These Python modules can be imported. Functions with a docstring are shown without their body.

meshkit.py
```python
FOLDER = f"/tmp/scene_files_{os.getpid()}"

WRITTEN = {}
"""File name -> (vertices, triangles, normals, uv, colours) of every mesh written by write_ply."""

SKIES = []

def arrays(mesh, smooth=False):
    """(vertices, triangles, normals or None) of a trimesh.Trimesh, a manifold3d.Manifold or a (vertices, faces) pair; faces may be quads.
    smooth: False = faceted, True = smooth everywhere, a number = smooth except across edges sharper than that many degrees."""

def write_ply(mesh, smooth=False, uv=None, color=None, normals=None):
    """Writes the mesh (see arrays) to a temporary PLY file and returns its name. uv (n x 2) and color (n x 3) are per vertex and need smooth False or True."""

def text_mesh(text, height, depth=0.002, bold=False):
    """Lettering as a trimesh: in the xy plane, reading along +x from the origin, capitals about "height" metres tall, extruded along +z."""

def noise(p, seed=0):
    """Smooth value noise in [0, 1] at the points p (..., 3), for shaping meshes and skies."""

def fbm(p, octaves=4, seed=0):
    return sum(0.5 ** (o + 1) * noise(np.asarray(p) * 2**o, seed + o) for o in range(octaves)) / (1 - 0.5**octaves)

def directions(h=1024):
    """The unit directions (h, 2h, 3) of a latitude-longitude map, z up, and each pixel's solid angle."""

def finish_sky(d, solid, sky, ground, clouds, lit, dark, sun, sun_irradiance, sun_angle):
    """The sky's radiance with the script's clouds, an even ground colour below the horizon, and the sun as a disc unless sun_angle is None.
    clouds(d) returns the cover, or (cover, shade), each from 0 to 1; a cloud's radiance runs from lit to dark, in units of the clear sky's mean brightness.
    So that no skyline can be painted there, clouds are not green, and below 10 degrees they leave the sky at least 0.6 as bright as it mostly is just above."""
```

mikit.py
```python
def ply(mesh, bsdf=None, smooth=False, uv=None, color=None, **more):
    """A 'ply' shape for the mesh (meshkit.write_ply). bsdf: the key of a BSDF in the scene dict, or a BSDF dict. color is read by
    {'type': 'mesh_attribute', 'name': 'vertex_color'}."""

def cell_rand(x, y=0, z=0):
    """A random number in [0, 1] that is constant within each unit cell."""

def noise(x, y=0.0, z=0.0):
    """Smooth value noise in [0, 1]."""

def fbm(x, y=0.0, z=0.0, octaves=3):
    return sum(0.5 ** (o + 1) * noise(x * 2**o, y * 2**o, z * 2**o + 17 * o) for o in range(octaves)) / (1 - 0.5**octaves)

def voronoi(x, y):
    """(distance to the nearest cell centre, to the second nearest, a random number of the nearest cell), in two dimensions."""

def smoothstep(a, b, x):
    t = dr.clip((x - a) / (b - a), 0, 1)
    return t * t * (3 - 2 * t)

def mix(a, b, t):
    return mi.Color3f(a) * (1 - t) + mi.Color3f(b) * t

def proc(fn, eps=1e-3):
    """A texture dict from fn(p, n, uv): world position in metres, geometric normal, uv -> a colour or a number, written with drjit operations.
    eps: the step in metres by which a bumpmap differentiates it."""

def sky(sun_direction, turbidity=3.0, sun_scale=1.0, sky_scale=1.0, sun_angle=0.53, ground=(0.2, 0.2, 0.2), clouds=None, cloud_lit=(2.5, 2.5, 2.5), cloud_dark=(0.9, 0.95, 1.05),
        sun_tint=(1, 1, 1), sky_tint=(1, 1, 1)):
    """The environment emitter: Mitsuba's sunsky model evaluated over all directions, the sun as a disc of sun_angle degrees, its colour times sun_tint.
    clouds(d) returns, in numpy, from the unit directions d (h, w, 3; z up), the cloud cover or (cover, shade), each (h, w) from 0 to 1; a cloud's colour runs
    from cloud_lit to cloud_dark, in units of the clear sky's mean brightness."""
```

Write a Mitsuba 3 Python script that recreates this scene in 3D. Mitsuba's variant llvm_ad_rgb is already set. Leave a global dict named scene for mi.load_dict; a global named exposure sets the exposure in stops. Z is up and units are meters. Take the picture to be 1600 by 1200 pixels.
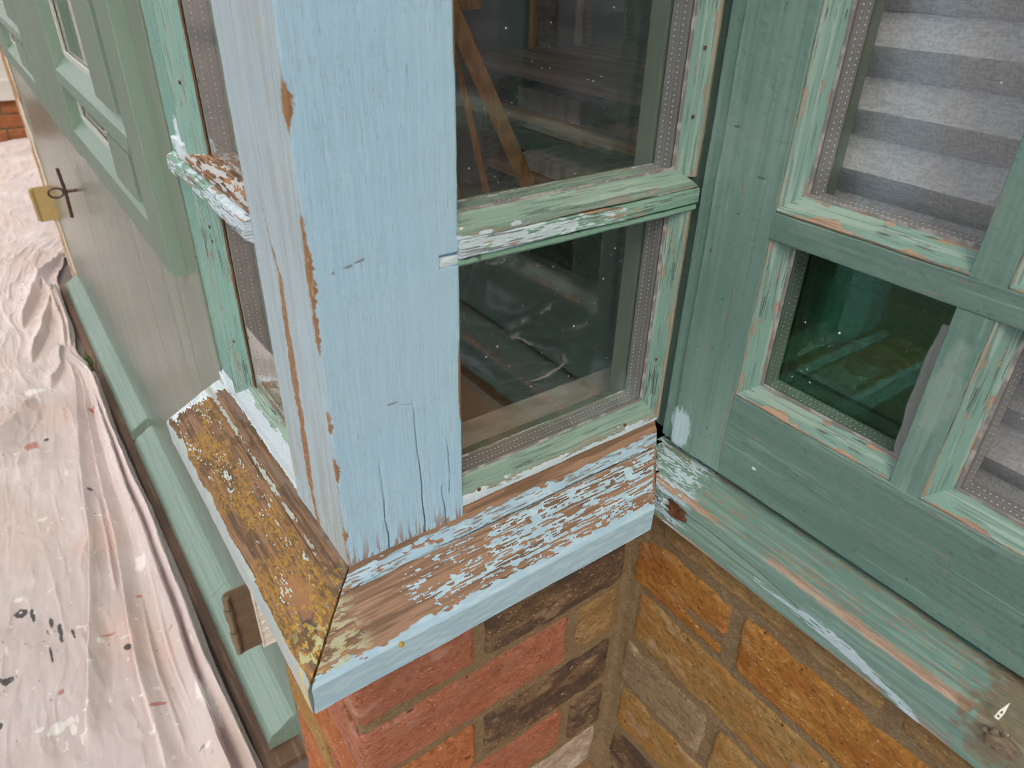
import math, random
import numpy as np, trimesh, drjit as dr, mitsuba as mi, mikit, meshkit
import manifold3d as m3, mapbox_earcut as earcut
from shapely.geometry import Polygon, LineString
from mikit import noise, fbm, smoothstep, mix, cell_rand, voronoi, proc
random.seed(7); np.random.seed(7); RNG = np.random.default_rng(7)
scene, labels = {'type': 'scene'}, {}

# ------------------------------------------------------------------ camera, light, exposure
RIGHT = np.array([0.81323846, -0.58148918, 0.0226613]); DOWN = np.array([-0.29127888, -0.44046099, -0.84920594]); FWD = np.array([0.50378548, 0.68400618, -0.52757534])
EYE = np.array([-0.1212, -0.3512, 0.3767])
M = np.eye(4); M[:3, 0] = -RIGHT; M[:3, 1] = -DOWN; M[:3, 2] = FWD; M[:3, 3] = EYE
scene['camera'] = {'type': 'thinlens', 'to_world': mi.ScalarTransform4f(M.tolist()), 'fov': 2 * math.degrees(math.atan(800 / 1116.476)), 'fov_axis': 'x',
                   'aperture_radius': 0.0011, 'focus_distance': 0.60, 'near_clip': 0.02, 'far_clip': 200.0}
exposure = 2.15
scene['sky'] = mikit.sky((-0.58, -0.80, 0.90), turbidity=3, sun_scale=0.25, sun_angle=24, clouds=lambda d: (1.0 + 0 * d[..., 0], 0.35 * meshkit.fbm(d * 2.2, 3, 5)),
                         cloud_lit=(2.48, 2.56, 2.68), cloud_dark=(1.62, 1.70, 1.82), ground=(0.25, 0.22, 0.2))


# ------------------------------------------------------------------ helpers
def key_for(name, parent=None):
    full = f'{parent}__{name}' if parent else name
    if full not in scene and full not in labels and not any(k.startswith(full + '__') for k in scene):
        return full
    i = 1
    while f'{full}_{i:03d}' in scene or f'{full}_{i:03d}' in labels or any(k.startswith(f'{full}_{i:03d}__') for k in scene):
        i += 1
    return f'{full}_{i:03d}'


def put(name, mesh, mat, parent=None, smooth=35, uvf=None, **lab):
    k = key_for(name, parent)
    if uvf is not None:
        ms = trimesh.graph.smooth_shade(mesh, angle=math.radians(smooth or 1), facet_minarea=None)
        scene[k] = mikit.ply(ms, mat, smooth=True, uv=uvf(np.array(ms.vertices)))
    else:
        scene[k] = mikit.ply(mesh, mat, smooth=smooth)
    if lab:
        labels[k] = dict(lab)
        if 'category' in lab: labels[k].setdefault('kind', 'thing')
    return k


def thing(name, label, category=None, group=None, kind=None):
    k = key_for(name)
    labels[k] = {'label': label}
    if category: labels[k]['category'] = category
    if group: labels[k]['group'] = group
    labels[k]['kind'] = kind or 'thing'
    return k


def wobble(v, amp, seed=0):
    if not amp:
        return v
    out = np.array(v)
    for c in range(3):
        out[:, c] += amp * ((meshkit.noise(v * 22, seed * 9 + c) - .5) * 1.6 + (meshkit.noise(v * 95, seed * 9 + c + 3) - .5) * 1.0 + (meshkit.noise(v * 310, seed * 9 + c + 6) - .5) * .5)
    return out


def prism(poly, axis, a0, a1, r=.0012, e=.004, seg=None, wob=.00035, seed=0):
    p = Polygon(poly)
    if r:
        q = p.buffer(-r, join_style=2).buffer(r, quad_segs=3)
        p = q if not q.is_empty and q.geom_type == 'Polygon' else p
    ring = np.array(p.exterior.segmentize(e).coords)[:-1]
    if Polygon(ring).exterior.is_ccw is False:
        ring = ring[::-1]
    n = len(ring)
    A0 = a0(ring[:, 0], ring[:, 1]) if callable(a0) else np.full(n, float(a0))
    A1 = a1(ring[:, 0], ring[:, 1]) if callable(a1) else np.full(n, float(a1))
    L = np.abs(A1 - A0).max()
    seg = seg or int(np.clip(L / .008, 1, 160))
    t = np.linspace(0, 1, seg + 1)[:, None]
    a = A0 + (A1 - A0) * t
    u, v = np.broadcast_to(ring[:, 0], a.shape), np.broadcast_to(ring[:, 1], a.shape)
    V = np.stack({'x': (a, u, v), 'y': (u, a, v), 'z': (u, v, a)}[axis], -1).reshape(-1, 3)
    i, j = np.meshgrid(np.arange(seg), np.arange(n), indexing='ij')
    q = np.stack([i * n + j, i * n + (j + 1) % n, (i + 1) * n + (j + 1) % n, (i + 1) * n + j], -1).reshape(-1, 4)
    F = np.vstack([q[:, [0, 1, 2]], q[:, [0, 2, 3]]])
    cf = earcut.triangulate_float64(ring, np.array([n], np.uint32)).reshape(-1, 3).astype(int)
    e1, e2 = ring[cf[:, 1]] - ring[cf[:, 0]], ring[cf[:, 2]] - ring[cf[:, 0]]
    neg = e1[:, 0] * e2[:, 1] - e1[:, 1] * e2[:, 0] < 0
    cf[neg] = cf[neg][:, ::-1]
    F = np.vstack([F, cf[:, ::-1], cf + seg * n])
    m = trimesh.Trimesh(wobble(V, wob, seed), F, process=False)
    if m.volume < 0:
        m.invert()
    return m


def box(lo, hi, r=.0015, wob=.0002, seed=0, **k):
    lo, hi = np.array(lo, float), np.array(hi, float)
    ax = int(np.argmax(hi - lo))
    o = [i for i in range(3) if i != ax]
    u0, v0, u1, v1 = lo[o[0]], lo[o[1]], hi[o[0]], hi[o[1]]
    r = min(r, .45 * min(u1 - u0, v1 - v0))
    if not wob:
        k.setdefault('seg', 1); k.setdefault('e', 9.0)
    return prism([(u0, v0), (u1, v0), (u1, v1), (u0, v1)], 'xyz'[ax], lo[ax], hi[ax], r=r, wob=wob, seed=seed, e=k.pop('e', .05), **k)


def rbox(lo, hi, r, e, amp, seed):
    """a rounded block with an uneven surface: bricks, lumps"""
    lo, hi = np.array(lo, float), np.array(hi, float)
    c, h = (lo + hi) / 2, (hi - lo) / 2
    m = trimesh.creation.box(extents=2 * h)
    v, f = trimesh.remesh.subdivide_to_size(m.vertices, m.faces, e, max_iter=12)
    inner = np.clip(v, -(h - r), h - r)
    d = v - inner
    n = np.linalg.norm(d, axis=1, keepdims=True)
    v = inner + np.where(n > 0, d / np.maximum(n, 1e-9), 0) * np.minimum(n, r)
    v = v + c
    nn = v - c
    nn = d / np.maximum(n, 1e-9)
    k = (meshkit.fbm(v * 60 + seed * 3.7, 3, seed) - .5) * 2 * amp + (meshkit.noise(v * 400, seed + 5) - .5) * amp * .35
    # chipped corners
    k -= amp * 2.2 * np.clip(meshkit.noise(v * 45 + 9.1 * seed, seed + 3) - .68, 0, 1) * 3
    v = v + nn * k[:, None]
    return trimesh.Trimesh(v, f, process=False)


def man(m):
    m = trimesh.Trimesh(np.round(m.vertices, 7), m.faces, process=True)
    return m3.Manifold(m3.Mesh(np.asarray(m.vertices, np.float32), np.asarray(m.faces, np.uint32)))


def tri(M_):
    a = M_.to_mesh()
    return trimesh.Trimesh(a.vert_properties[:, :3], a.tri_verts, process=False)


def quad(a, b, c, d):
    return trimesh.Trimesh(np.array([a, b, c, d], float), [[0, 1, 2], [0, 2, 3]], process=False)


def tube(points, radius, n=10):
    p = np.array(points, float)
    rad = np.broadcast_to(radius, (len(p),))
    t = np.gradient(p, axis=0); t /= np.linalg.norm(t, axis=1, keepdims=True)
    ref = np.array([0, 0, 1.0]) if abs(t[:, 2]).max() < .9 else np.array([1.0, 0.2, 0])
    a = np.cross(t, ref); a /= np.linalg.norm(a, axis=1, keepdims=True); b = np.cross(t, a)
    g = np.arange(n) * 2 * np.pi / n
    V = p[:, None] + rad[:, None, None] * (np.cos(g)[None, :, None] * a[:, None] + np.sin(g)[None, :, None] * b[:, None])
    i, j = np.meshgrid(np.arange(len(p) - 1), np.arange(n), indexing='ij')
    q = np.stack([i * n + j, i * n + (j + 1) % n, (i + 1) * n + (j + 1) % n, (i + 1) * n + j], -1).reshape(-1, 4)
    V = np.vstack([V.reshape(-1, 3), p[:1], p[-1:]]); N = len(p) * n
    k = np.arange(n)
    F = np.vstack([q[:, [0, 1, 2]], q[:, [0, 2, 3]], np.stack([(k + 1) % n, k, k * 0 + N], 1), np.stack([(len(p) - 1) * n + k, (len(p) - 1) * n + (k + 1) % n, k * 0 + N + 1], 1)])
    m = trimesh.Trimesh(V, F, process=False)
    if m.volume < 0: m.invert()
    return m


cat = trimesh.util.concatenate


# ------------------------------------------------------------------ procedural materials
def F(x): return mi.Float(x)
def mx(*a):
    r = a[0]
    for b in a[1:]: r = dr.maximum(r, b)
    return r


def seg(u, v, pts, w, soft=.0006):
    """1 inside a line of half width w (a number or one per point) through pts in the plane (u, v)"""
    out = F(0)
    for k in range(len(pts) - 1):
        (a, b), (c, d) = pts[k], pts[k + 1]
        L = max((c - a) ** 2 + (d - b) ** 2, 1e-12)
        t = dr.clip(((u - a) * (c - a) + (v - b) * (d - b)) / L, 0, 1)
        ww = w if np.isscalar(w) else w[k] + (w[k + 1] - w[k]) * t
        q = dr.sqrt(dr.square(u - a - t * (c - a)) + dr.square(v - b - t * (d - b)))
        out = dr.maximum(out, 1 - smoothstep(-soft, soft, q - ww))
    return out


def blob(u, v, c, r, rough, soft=.12, f=1.0):
    """1 inside an uneven ellipse"""
    q = dr.sqrt(dr.square((u - c[0]) / r[0]) + dr.square((v - c[1]) / r[1])) + (rough - .5) * f
    return 1 - smoothstep(1 - soft, 1 + soft, q)


def axes(ax, p):
    """(along, across) coordinates of a board whose grain runs along ax"""
    if ax == 'x': return p.x, p.y + p.z * .83, p.y - p.z
    if ax == 'y': return p.y, p.x + p.z * .83, p.x - p.z
    return p.z, p.x + p.y * .83, p.x - p.y


def grain(ax, p, fine=1.0):
    a, c, d = axes(ax, p)
    return noise(a * 22 * fine, c * 650 * fine, d * 650 * fine) * .6 + noise(a * 70 * fine, c * 1500 * fine, d * 1500 * fine) * .4


def pores(ax, p):
    a, c, d = axes(ax, p)
    return smoothstep(.73, .86, noise(a * 150, c * 1900, d * 1900) * .75 + noise(a * 60, c * 900, d * 900) * .25)


def bsdf(name, color, rough=.6, bump=None, scale=1.0, spec=.4, eps=4e-4, two=False, **more):
    col = {'type': 'rgb', 'value': list(color)} if isinstance(color, (tuple, list)) else proc(color)
    b = {'type': 'principled', 'base_color': col, 'roughness': proc(rough) if callable(rough) else rough, 'specular': spec, **more}
    if bump is not None:
        b = {'type': 'bumpmap', 'arbitrary': proc(bump, eps), 'scale': scale, 'bsdf': b}
    scene[name] = {'type': 'twosided', 'bsdf': b} if two else b
    return name


WOODC, WOODG, WOODO = (.30, .165, .095), (.20, .135, .09), (.315, .175, .092)
BLUE, BLUEW = (.375, .595, .785), (.55, .70, .80)
GREEN, GREENL, GREEND = (.142, .252, .222), (.30, .47, .37), (.10, .20, .17)


# ---- corner post: light blue paint, open grain showing through
STREAK = [(.066, .262), (.0600, .228), (.0500, .203), (.0525, .173), (.0550, .124), (.0540, .084), (.0565, .035), (.0530, .004)]
STREAKW = [.0, .0006, .0022, .0044, .0056, .0050, .0040, .0022]
def post_masks(p):
    x, y, z = p.x, p.y, p.z
    left = smoothstep(-.0012, .0012, y - x)
    wig = (noise(z * 120, y * 300, x * 300) - .5) * .0034 + (noise(z * 380, y * 1500) - .5) * .0034
    s = seg(y + wig, z, STREAK, STREAKW, .0007) * left
    dcorner = dr.sqrt(dr.square(x) + dr.square(y))
    wch = .0007 + .0024 * smoothstep(.50, .72, noise(z * 55 + 3.2, 1.7)) * noise(z * 330, x * 300, y * 300) + .0030 * dr.exp(-dr.square((z - .309) / .009)) + .0026 * dr.exp(-dr.square((z - .226) / .016))
    chip = (1 - smoothstep(-.0005, .0005, dcorner - wch * (.55 + .9 * noise(x * 900 + z * 500, y * 900, z * 260)))) * smoothstep(.34, .44, noise(z * 38 + 1.3, .5) * .7 + noise(z * 160, 2.5) * .3)
    edge = (1 - smoothstep(-.0004, .0004, dr.abs(x - .0945) - .0012 * smoothstep(.5, .75, noise(z * 40, 4.4)) * 1.6)) * (1 - left)
    nick = seg(x, z, [(.0138, .2195), (.024, .2212), (.0325, .2235)], .0008, .0006) * (1 - left) * smoothstep(.35, .5, noise(x * 500, z * 700))
    nick2 = mx(seg(x, z, [(.040, .1235), (.046, .1235)], .0007), seg(x, z, [(.048, .121), (.057, .1178)], .0004) * .5) * (1 - left)
    wob2 = (noise(z * 60, 3.3) - .5) * .002
    cracks = mx(seg(x + wob2, z, [(.0295, .078), (.0319, -.005)], [.0001, .00045], .0003), seg(x + wob2 * .7, z, [(.0572, .115), (.0600, .05), (.0615, -.005)], [.0001, .0003, .0005], .0003),
                seg(x + wob2, z, [(.0766, .04), (.0792, -.005)], .00035, .0003), seg(x + wob2, z, [(.082, .08), (.0832, .03)], .0002, .0003)) * (1 - left)
    foot = smoothstep(.62, .70, noise(x * 700, z * 60) + smoothstep(.02, .0, z) * .22) * smoothstep(.03, .0, z) * (1 - left)
    low = smoothstep(.11, .02, z) * left * smoothstep(.56, .66, noise(z * 26, y * 420))
    return left, mx(s, chip, edge, foot * .8), mx(nick, nick2), cracks, low
def post_color(p, n, uv):
    left, bare, nick, cracks, low = post_masks(p)
    g, po = grain('z', p), pores('z', p)
    wear = fbm(p.x * 28 + 5, p.y * 28, p.z * 9, 3)
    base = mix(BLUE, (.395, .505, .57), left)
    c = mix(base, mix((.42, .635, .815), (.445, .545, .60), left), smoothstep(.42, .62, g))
    fine = noise(axes('z', p)[0] * 260, p.x * 2600, p.y * 2600)
    c = mix(c, (.23, .33, .41), po * smoothstep(.30, .62, wear + .06) * mix3(.75, .40, left))
    c = mix(c, (.30, .40, .47), smoothstep(.70, .88, fine) * .45 * (.35 + wear))
    lowf = fbm(p.x * 20 + 3, p.y * 20, p.z * 14, 3)
    c = mix(c, (.33, .47, .58), smoothstep(.60, .78, noise(p.z * 80, (p.x + p.y) * 1900, 2.)) * smoothstep(.3, .65, lowf) * .45)
    c = mix(c, (.44, .62, .74), smoothstep(.52, .70, fbm(p.x * 9, p.y * 9 + 4, p.z * 6, 4)) * .30)
    c = mix(c, (.36, .38, .30), low * .55)
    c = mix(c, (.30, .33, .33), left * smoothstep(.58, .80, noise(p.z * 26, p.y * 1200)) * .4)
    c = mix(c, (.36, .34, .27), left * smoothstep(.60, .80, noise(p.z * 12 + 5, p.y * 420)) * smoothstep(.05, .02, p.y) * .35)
    w = mix(WOODO, (.27, .15, .08), smoothstep(.35, .65, grain('z', p, 1.3)))
    w = mix(w, (.50, .32, .20), smoothstep(.66, .8, noise(p.z * 300, p.y * 900, p.x * 900)) * .7)
    c = mix(c, w, bare)
    c = mix(c, (.22, .22, .24), nick * .8)
    return mix(c, (.07, .08, .09), cracks * .85 * smoothstep(.22, .42, noise(p.z * 130, p.x * 300, 6.)))
def post_bump(p, n, uv):
    left, bare, nick, cracks, low = post_masks(p)
    return (grain('z', p) * .00022 - pores('z', p) * .00022 - bare * .0005 - nick * .0004 - cracks * .0012 + fbm(p.x * 260, p.y * 260, p.z * 120, 2) * .00018)
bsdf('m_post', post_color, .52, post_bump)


# ---- worn sills. s runs along the board, d is the depth from the wall face outwards (0 at the post, .055 at the nose)
def wood_tone(ax, p, a=WOODC, b=WOODG, light=(.40, .25, .16)):
    g = grain(ax, p, .8)
    c = mix(a, b, smoothstep(.38, .62, g))
    return mix(c, light, smoothstep(.60, .78, grain(ax, p, 1.7)) * .55)


def sill_front_mask(p):
    x, d, z = p.x, -p.y, p.z
    n1 = fbm(x * 42 + 2.1, d * 190, 1.3, 4); n2 = noise(x * 330, d * 1000, z * 900); n3 = noise(x * 120 + 7, d * 420, 2.2)
    v = n1 * .52 + n2 * .20 + n3 * .18 + noise(x * 210, d * 900, 4.4) * .10
    b = smoothstep(.03, .20, x) * .16 - .075
    b = b + .10 * dr.exp(-dr.square((d - .040 + (x - .06) * .03) / .008)) * smoothstep(.0, .05, x) * smoothstep(.24, .16, x)      # a flaking band near the nose
    b = b - .20 * dr.exp(-dr.square((d - .0475) / .0035)) * smoothstep(-.03, .03, x) * (.55 + n3 * .6)                     # bare run beside the nose
    b = b - .30 * smoothstep(.030, .0, x) * smoothstep(.012, .02, d)
    b = b + smoothstep(.0495, .0530, d + (n3 - .5) * .007 + (n2 - .5) * .004) * .8                                          # the nose keeps its paint
    b = b + smoothstep(-.027, -.031, z) * .8
    back = smoothstep(.0155, .0135, d)
    b = b - .55 * smoothstep(.0148, .0156, d) * smoothstep(.0500, .0485, d + (n3 - .5) * .004)
    b = mix3(b, .10 - .5 * smoothstep(.0045, .0025, d + (n3 - .5) * .004), back)
    paint = smoothstep(.485, .515, v + b)
    return paint, n1, n2
def mix3(a, b, t): return a * (1 - t) + b * t
def sill_front_color(p, n, uv):
    x, d, z = p.x, -p.y, p.z
    paint, n1, n2 = sill_front_mask(p)
    w = wood_tone('x', p, (.345, .205, .135), (.24, .145, .095), (.44, .30, .215))
    w = mix(w, (.145, .085, .05), smoothstep(.60, .72, noise(x * 26, d * 520)) * .65)
    w = mix(w, (.20, .115, .06), smoothstep(.50, .75, fbm(x * 60, d * 160, 4.0, 4)) * smoothstep(.09, -.03, x) * .5)
    pc = mix((.37, .545, .68), (.45, .62, .735), smoothstep(.4, .7, noise(x * 90, d * 260, z * 300)))
    pc = mix(pc, (.34, .48, .59), smoothstep(.50, .75, fbm(x * 40, d * 90, z * 260, 3)) * .45)
    crackl = mx(smoothstep(.665, .72, noise(x * 75 + n2 * .6, d * 1100, z * 1100)), smoothstep(.66, .70, noise(x * 150 + 5, d * 1700 + n1 * 2, z * 900)) * smoothstep(.4, .55, n1)) * smoothstep(.0505, .0475, d)
    pc = mix(pc, mix((.33, .21, .13), (.15, .12, .10), n2), crackl * .8)
    c = mix(w, pc, paint)
    lich = smoothstep(.54, .60, fbm(x * 170 + n2, d * 520, 9.0, 4) + .12 * dr.exp(-dr.square((x + .030 - (.05 - d) * .3) / .010)) * smoothstep(.012, .025, d) - .01) * smoothstep(.0, -.020, x) * smoothstep(.0525, .0500, d)
    c = mix(c, mix((.46, .50, .27), (.58, .62, .45), n2), lich * .7)
    c = mix(c, (.46, .24, .03), smoothstep(.60, .66, fbm(x * 260, d * 300, 3.0, 3)) * smoothstep(-.018, -.040, x) * .8 * smoothstep(.0525, .0500, d))
    groove = 1 - smoothstep(.0003, .0007, dr.abs(d - .0137 - (noise(x * 30, 2.) - .5) * .0012))
    return mix(c, (.06, .05, .045), groove * .9 * smoothstep(.05, .1, x))
def sill_front_bump(p, n, uv):
    x, d, z = p.x, -p.y, p.z
    paint, n1, n2 = sill_front_mask(p)
    groove = 1 - smoothstep(.0003, .0009, dr.abs(d - .0137 - (noise(x * 30, 2.) - .5) * .0012))
    crackl = smoothstep(.655, .72, noise(x * 75 + n2 * .6, d * 1100, z * 1100)) * smoothstep(.0505, .0475, d)
    return paint * .00055 + (1 - paint) * grain('x', p) * .00075 - groove * .0009 - crackl * paint * .0005 + paint * fbm(x * 220, d * 300, z * 300, 2) * .0003
bsdf('m_sill_front', sill_front_color, .6, sill_front_bump)


bsdf('m_flake', lambda p, n, uv: mix(mix((.375, .555, .69), (.47, .64, .745), smoothstep(.35, .7, noise(p.x * 110, p.y * 300, p.z * 300))), (.37, .47, .53), smoothstep(.60, .8, noise(p.x * 260, p.y * 1500, p.z * 900)) * .5), .55, lambda p, n, uv: noise(p.x * 120, p.y * 1300, p.z * 700) * .0004)
bsdf('m_flake_pale', lambda p, n, uv: mix((.43, .50, .50), (.53, .60, .60), noise(p.x * 300, p.y * 110, p.z * 300)), .6)
def sill_side_mask(p):
    y, d, z = p.y, -p.x, p.z
    n1 = fbm(y * 48 + 3.1, d * 170, 5.3, 4); n2 = noise(y * 330, d * 900, z * 900)
    v = n1 * .7 + n2 * .3
    b = -.235 + .37 * smoothstep(.274, .296, y - .45 * (d - .02)) + .16 * dr.exp(-dr.square((d - .049) / .004)) * smoothstep(.19, .25, y)
    b = b + .14 * dr.exp(-dr.square((d - .030) / .010)) * dr.exp(-dr.square((y - .155) / .05)) * .5
    b = b + .75 * smoothstep(.0520, .0545, d + (n1 - .5) * .006) + .7 * smoothstep(-.0265, -.030, z)
    strip = dr.exp(-dr.square((d - .0118) / .0020))
    b = b + strip * .26
    b = b + .6 * smoothstep(.001, -.003, d + (n1 - .5) * .004)
    return smoothstep(.48, .52, v + b), n1, n2
def strip_of(d): return dr.exp(-dr.square((d - .0118) / .0030))
def sill_side_color(p, n, uv):
    y, d, z = p.y, -p.x, p.z
    paint, n1, n2 = sill_side_mask(p)
    w = wood_tone('y', p, (.265, .150, .085), (.160, .092, .052), (.38, .25, .165))
    w = mix(w, (.10, .062, .036), smoothstep(.58, .72, noise(y * 30, d * 620, 8.)) * .6)
    w = mix(w, (.20, .155, .125), smoothstep(.010, .003, d) * smoothstep(.4, .6, noise(y * 40, d * 900)) * .8)
    f1 = fbm(y * 26, d * 85, 1.0, 4); f2 = fbm(y * 330, d * 1300, 6.0, 4)
    och = smoothstep(.36, .60, f1 + .17 * smoothstep(.20, .02, y) - .10 * smoothstep(.21, .27, y) + .12 * dr.exp(-dr.square((d - .026) / .010)) - .04) * smoothstep(.30, .62, f2) * smoothstep(.013, .018, d)
    w = mix(w, mix((.27, .135, .022), (.41, .235, .042), smoothstep(.40, .70, f2)), och * .8)
    w = mix(w, (.09, .06, .03), smoothstep(.60, .72, fbm(y * 55 + 4, d * 140, 2.0, 3)) * .6)
    w = mix(w, (.075, .06, .055), blob(y, d, (-.012, .037), (.012, .004), fbm(y * 200, d * 300, 1., 2), .25) * .85)
    w = mix(w, (.36, .18, .085), blob(y, d, (.012, .034), (.022, .009), fbm(y * 160, d * 260, 8., 2), .08) * .7)
    pc = mix((.55, .66, .71), (.70, .78, .82), smoothstep(.3, .7, noise(y * 80, d * 260)))
    pc = mix(pc, (.34, .39, .395), smoothstep(.0490, .0525, d + (n2 - .5) * .003) * .85)
    pc = mix(pc, (.33, .36, .32), strip_of(d) * .85)
    pc = mix(pc, (.46, .52, .42), smoothstep(.5, .7, n1) * smoothstep(.30, .10, y) * .7)
    c = mix(w, pc, paint)
    lich = smoothstep(.60, .68, fbm(y * 170, d * 380, 19.0, 4)) * smoothstep(.0, -.04, y)
    c = mix(c, (.55, .57, .30), lich * .8)
    return mix(c, (.62, .36, .03), smoothstep(.62, .70, fbm(y * 230, d * 520, 23.0, 3)) * smoothstep(.04, -.03, y) * .6)
def sill_side_bump(p, n, uv):
    y, d, z = p.y, -p.x, p.z
    paint, n1, n2 = sill_side_mask(p)
    deep = smoothstep(.012, .004, d)
    return paint * .0005 + (1 - paint) * (grain('y', p) * (.0008 + .0010 * deep) + fbm(y * 240, d * 400, 3., 3) * .0008)
bsdf('m_sill_side', sill_side_color, .68, sill_side_bump)


LB = [(-.150, -.037), (-.185, -.0365), (-.196, -.034), (-.215, -.034), (-.240, -.038), (-.262, -.043), (-.282, -.050)]
def sill_return_masks(p):
    x, y, z = p.x, p.y, p.z
    n1 = fbm(y * 40, x * 300, z * 300, 3); n2 = noise(y * 300, x * 900, z * 900)
    top = smoothstep(-.0135, -.0115, z)
    arris = (1 - smoothstep(.0006, .0026, dr.abs(z + .0125 - (n1 - .5) * .006) + dr.maximum(x - .268, 0) * .6 + (n2 - .5) * .002)) * smoothstep(.36, .50, noise(y * 26 + 2, 1.) * .6 + n1 * .4 + .18 * smoothstep(-.12, -.16, y) - .6 * smoothstep(-.30, -.31, y))
    lb = seg(y, z + (n1 - .5) * .010 + (n2 - .5) * .003, LB, [.001, .003, .0048, .005, .004, .003, .0025], .0008) * (1 - top) * smoothstep(.30, .38, n1 * .6 + n2 * .4)
    worn = smoothstep(.56, .66, noise(y * 28, x * 520, z * 400) * .6 + n2 * .4) * top
    bot = smoothstep(-.0455, -.049, z + (n1 - .5) * .012) * smoothstep(.42, .55, noise(y * 45, 3.) + .1)
    near = smoothstep(-.080, -.060, y + (n1 - .5) * .03) * smoothstep(.50, .54, n1 * .6 + n2 * .4)
    rot = blob(y, z, (-.0655, -.0285), (.0125, .0085), n1, .12, .9)
    dirt = blob(y, z * .5, (-.324, -.0075), (.024, .012), fbm(y * 170, z * 170, x * 170, 3), .3, 1.4)
    return top, arris, lb, worn, bot, near, rot, dirt, n1, n2
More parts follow.
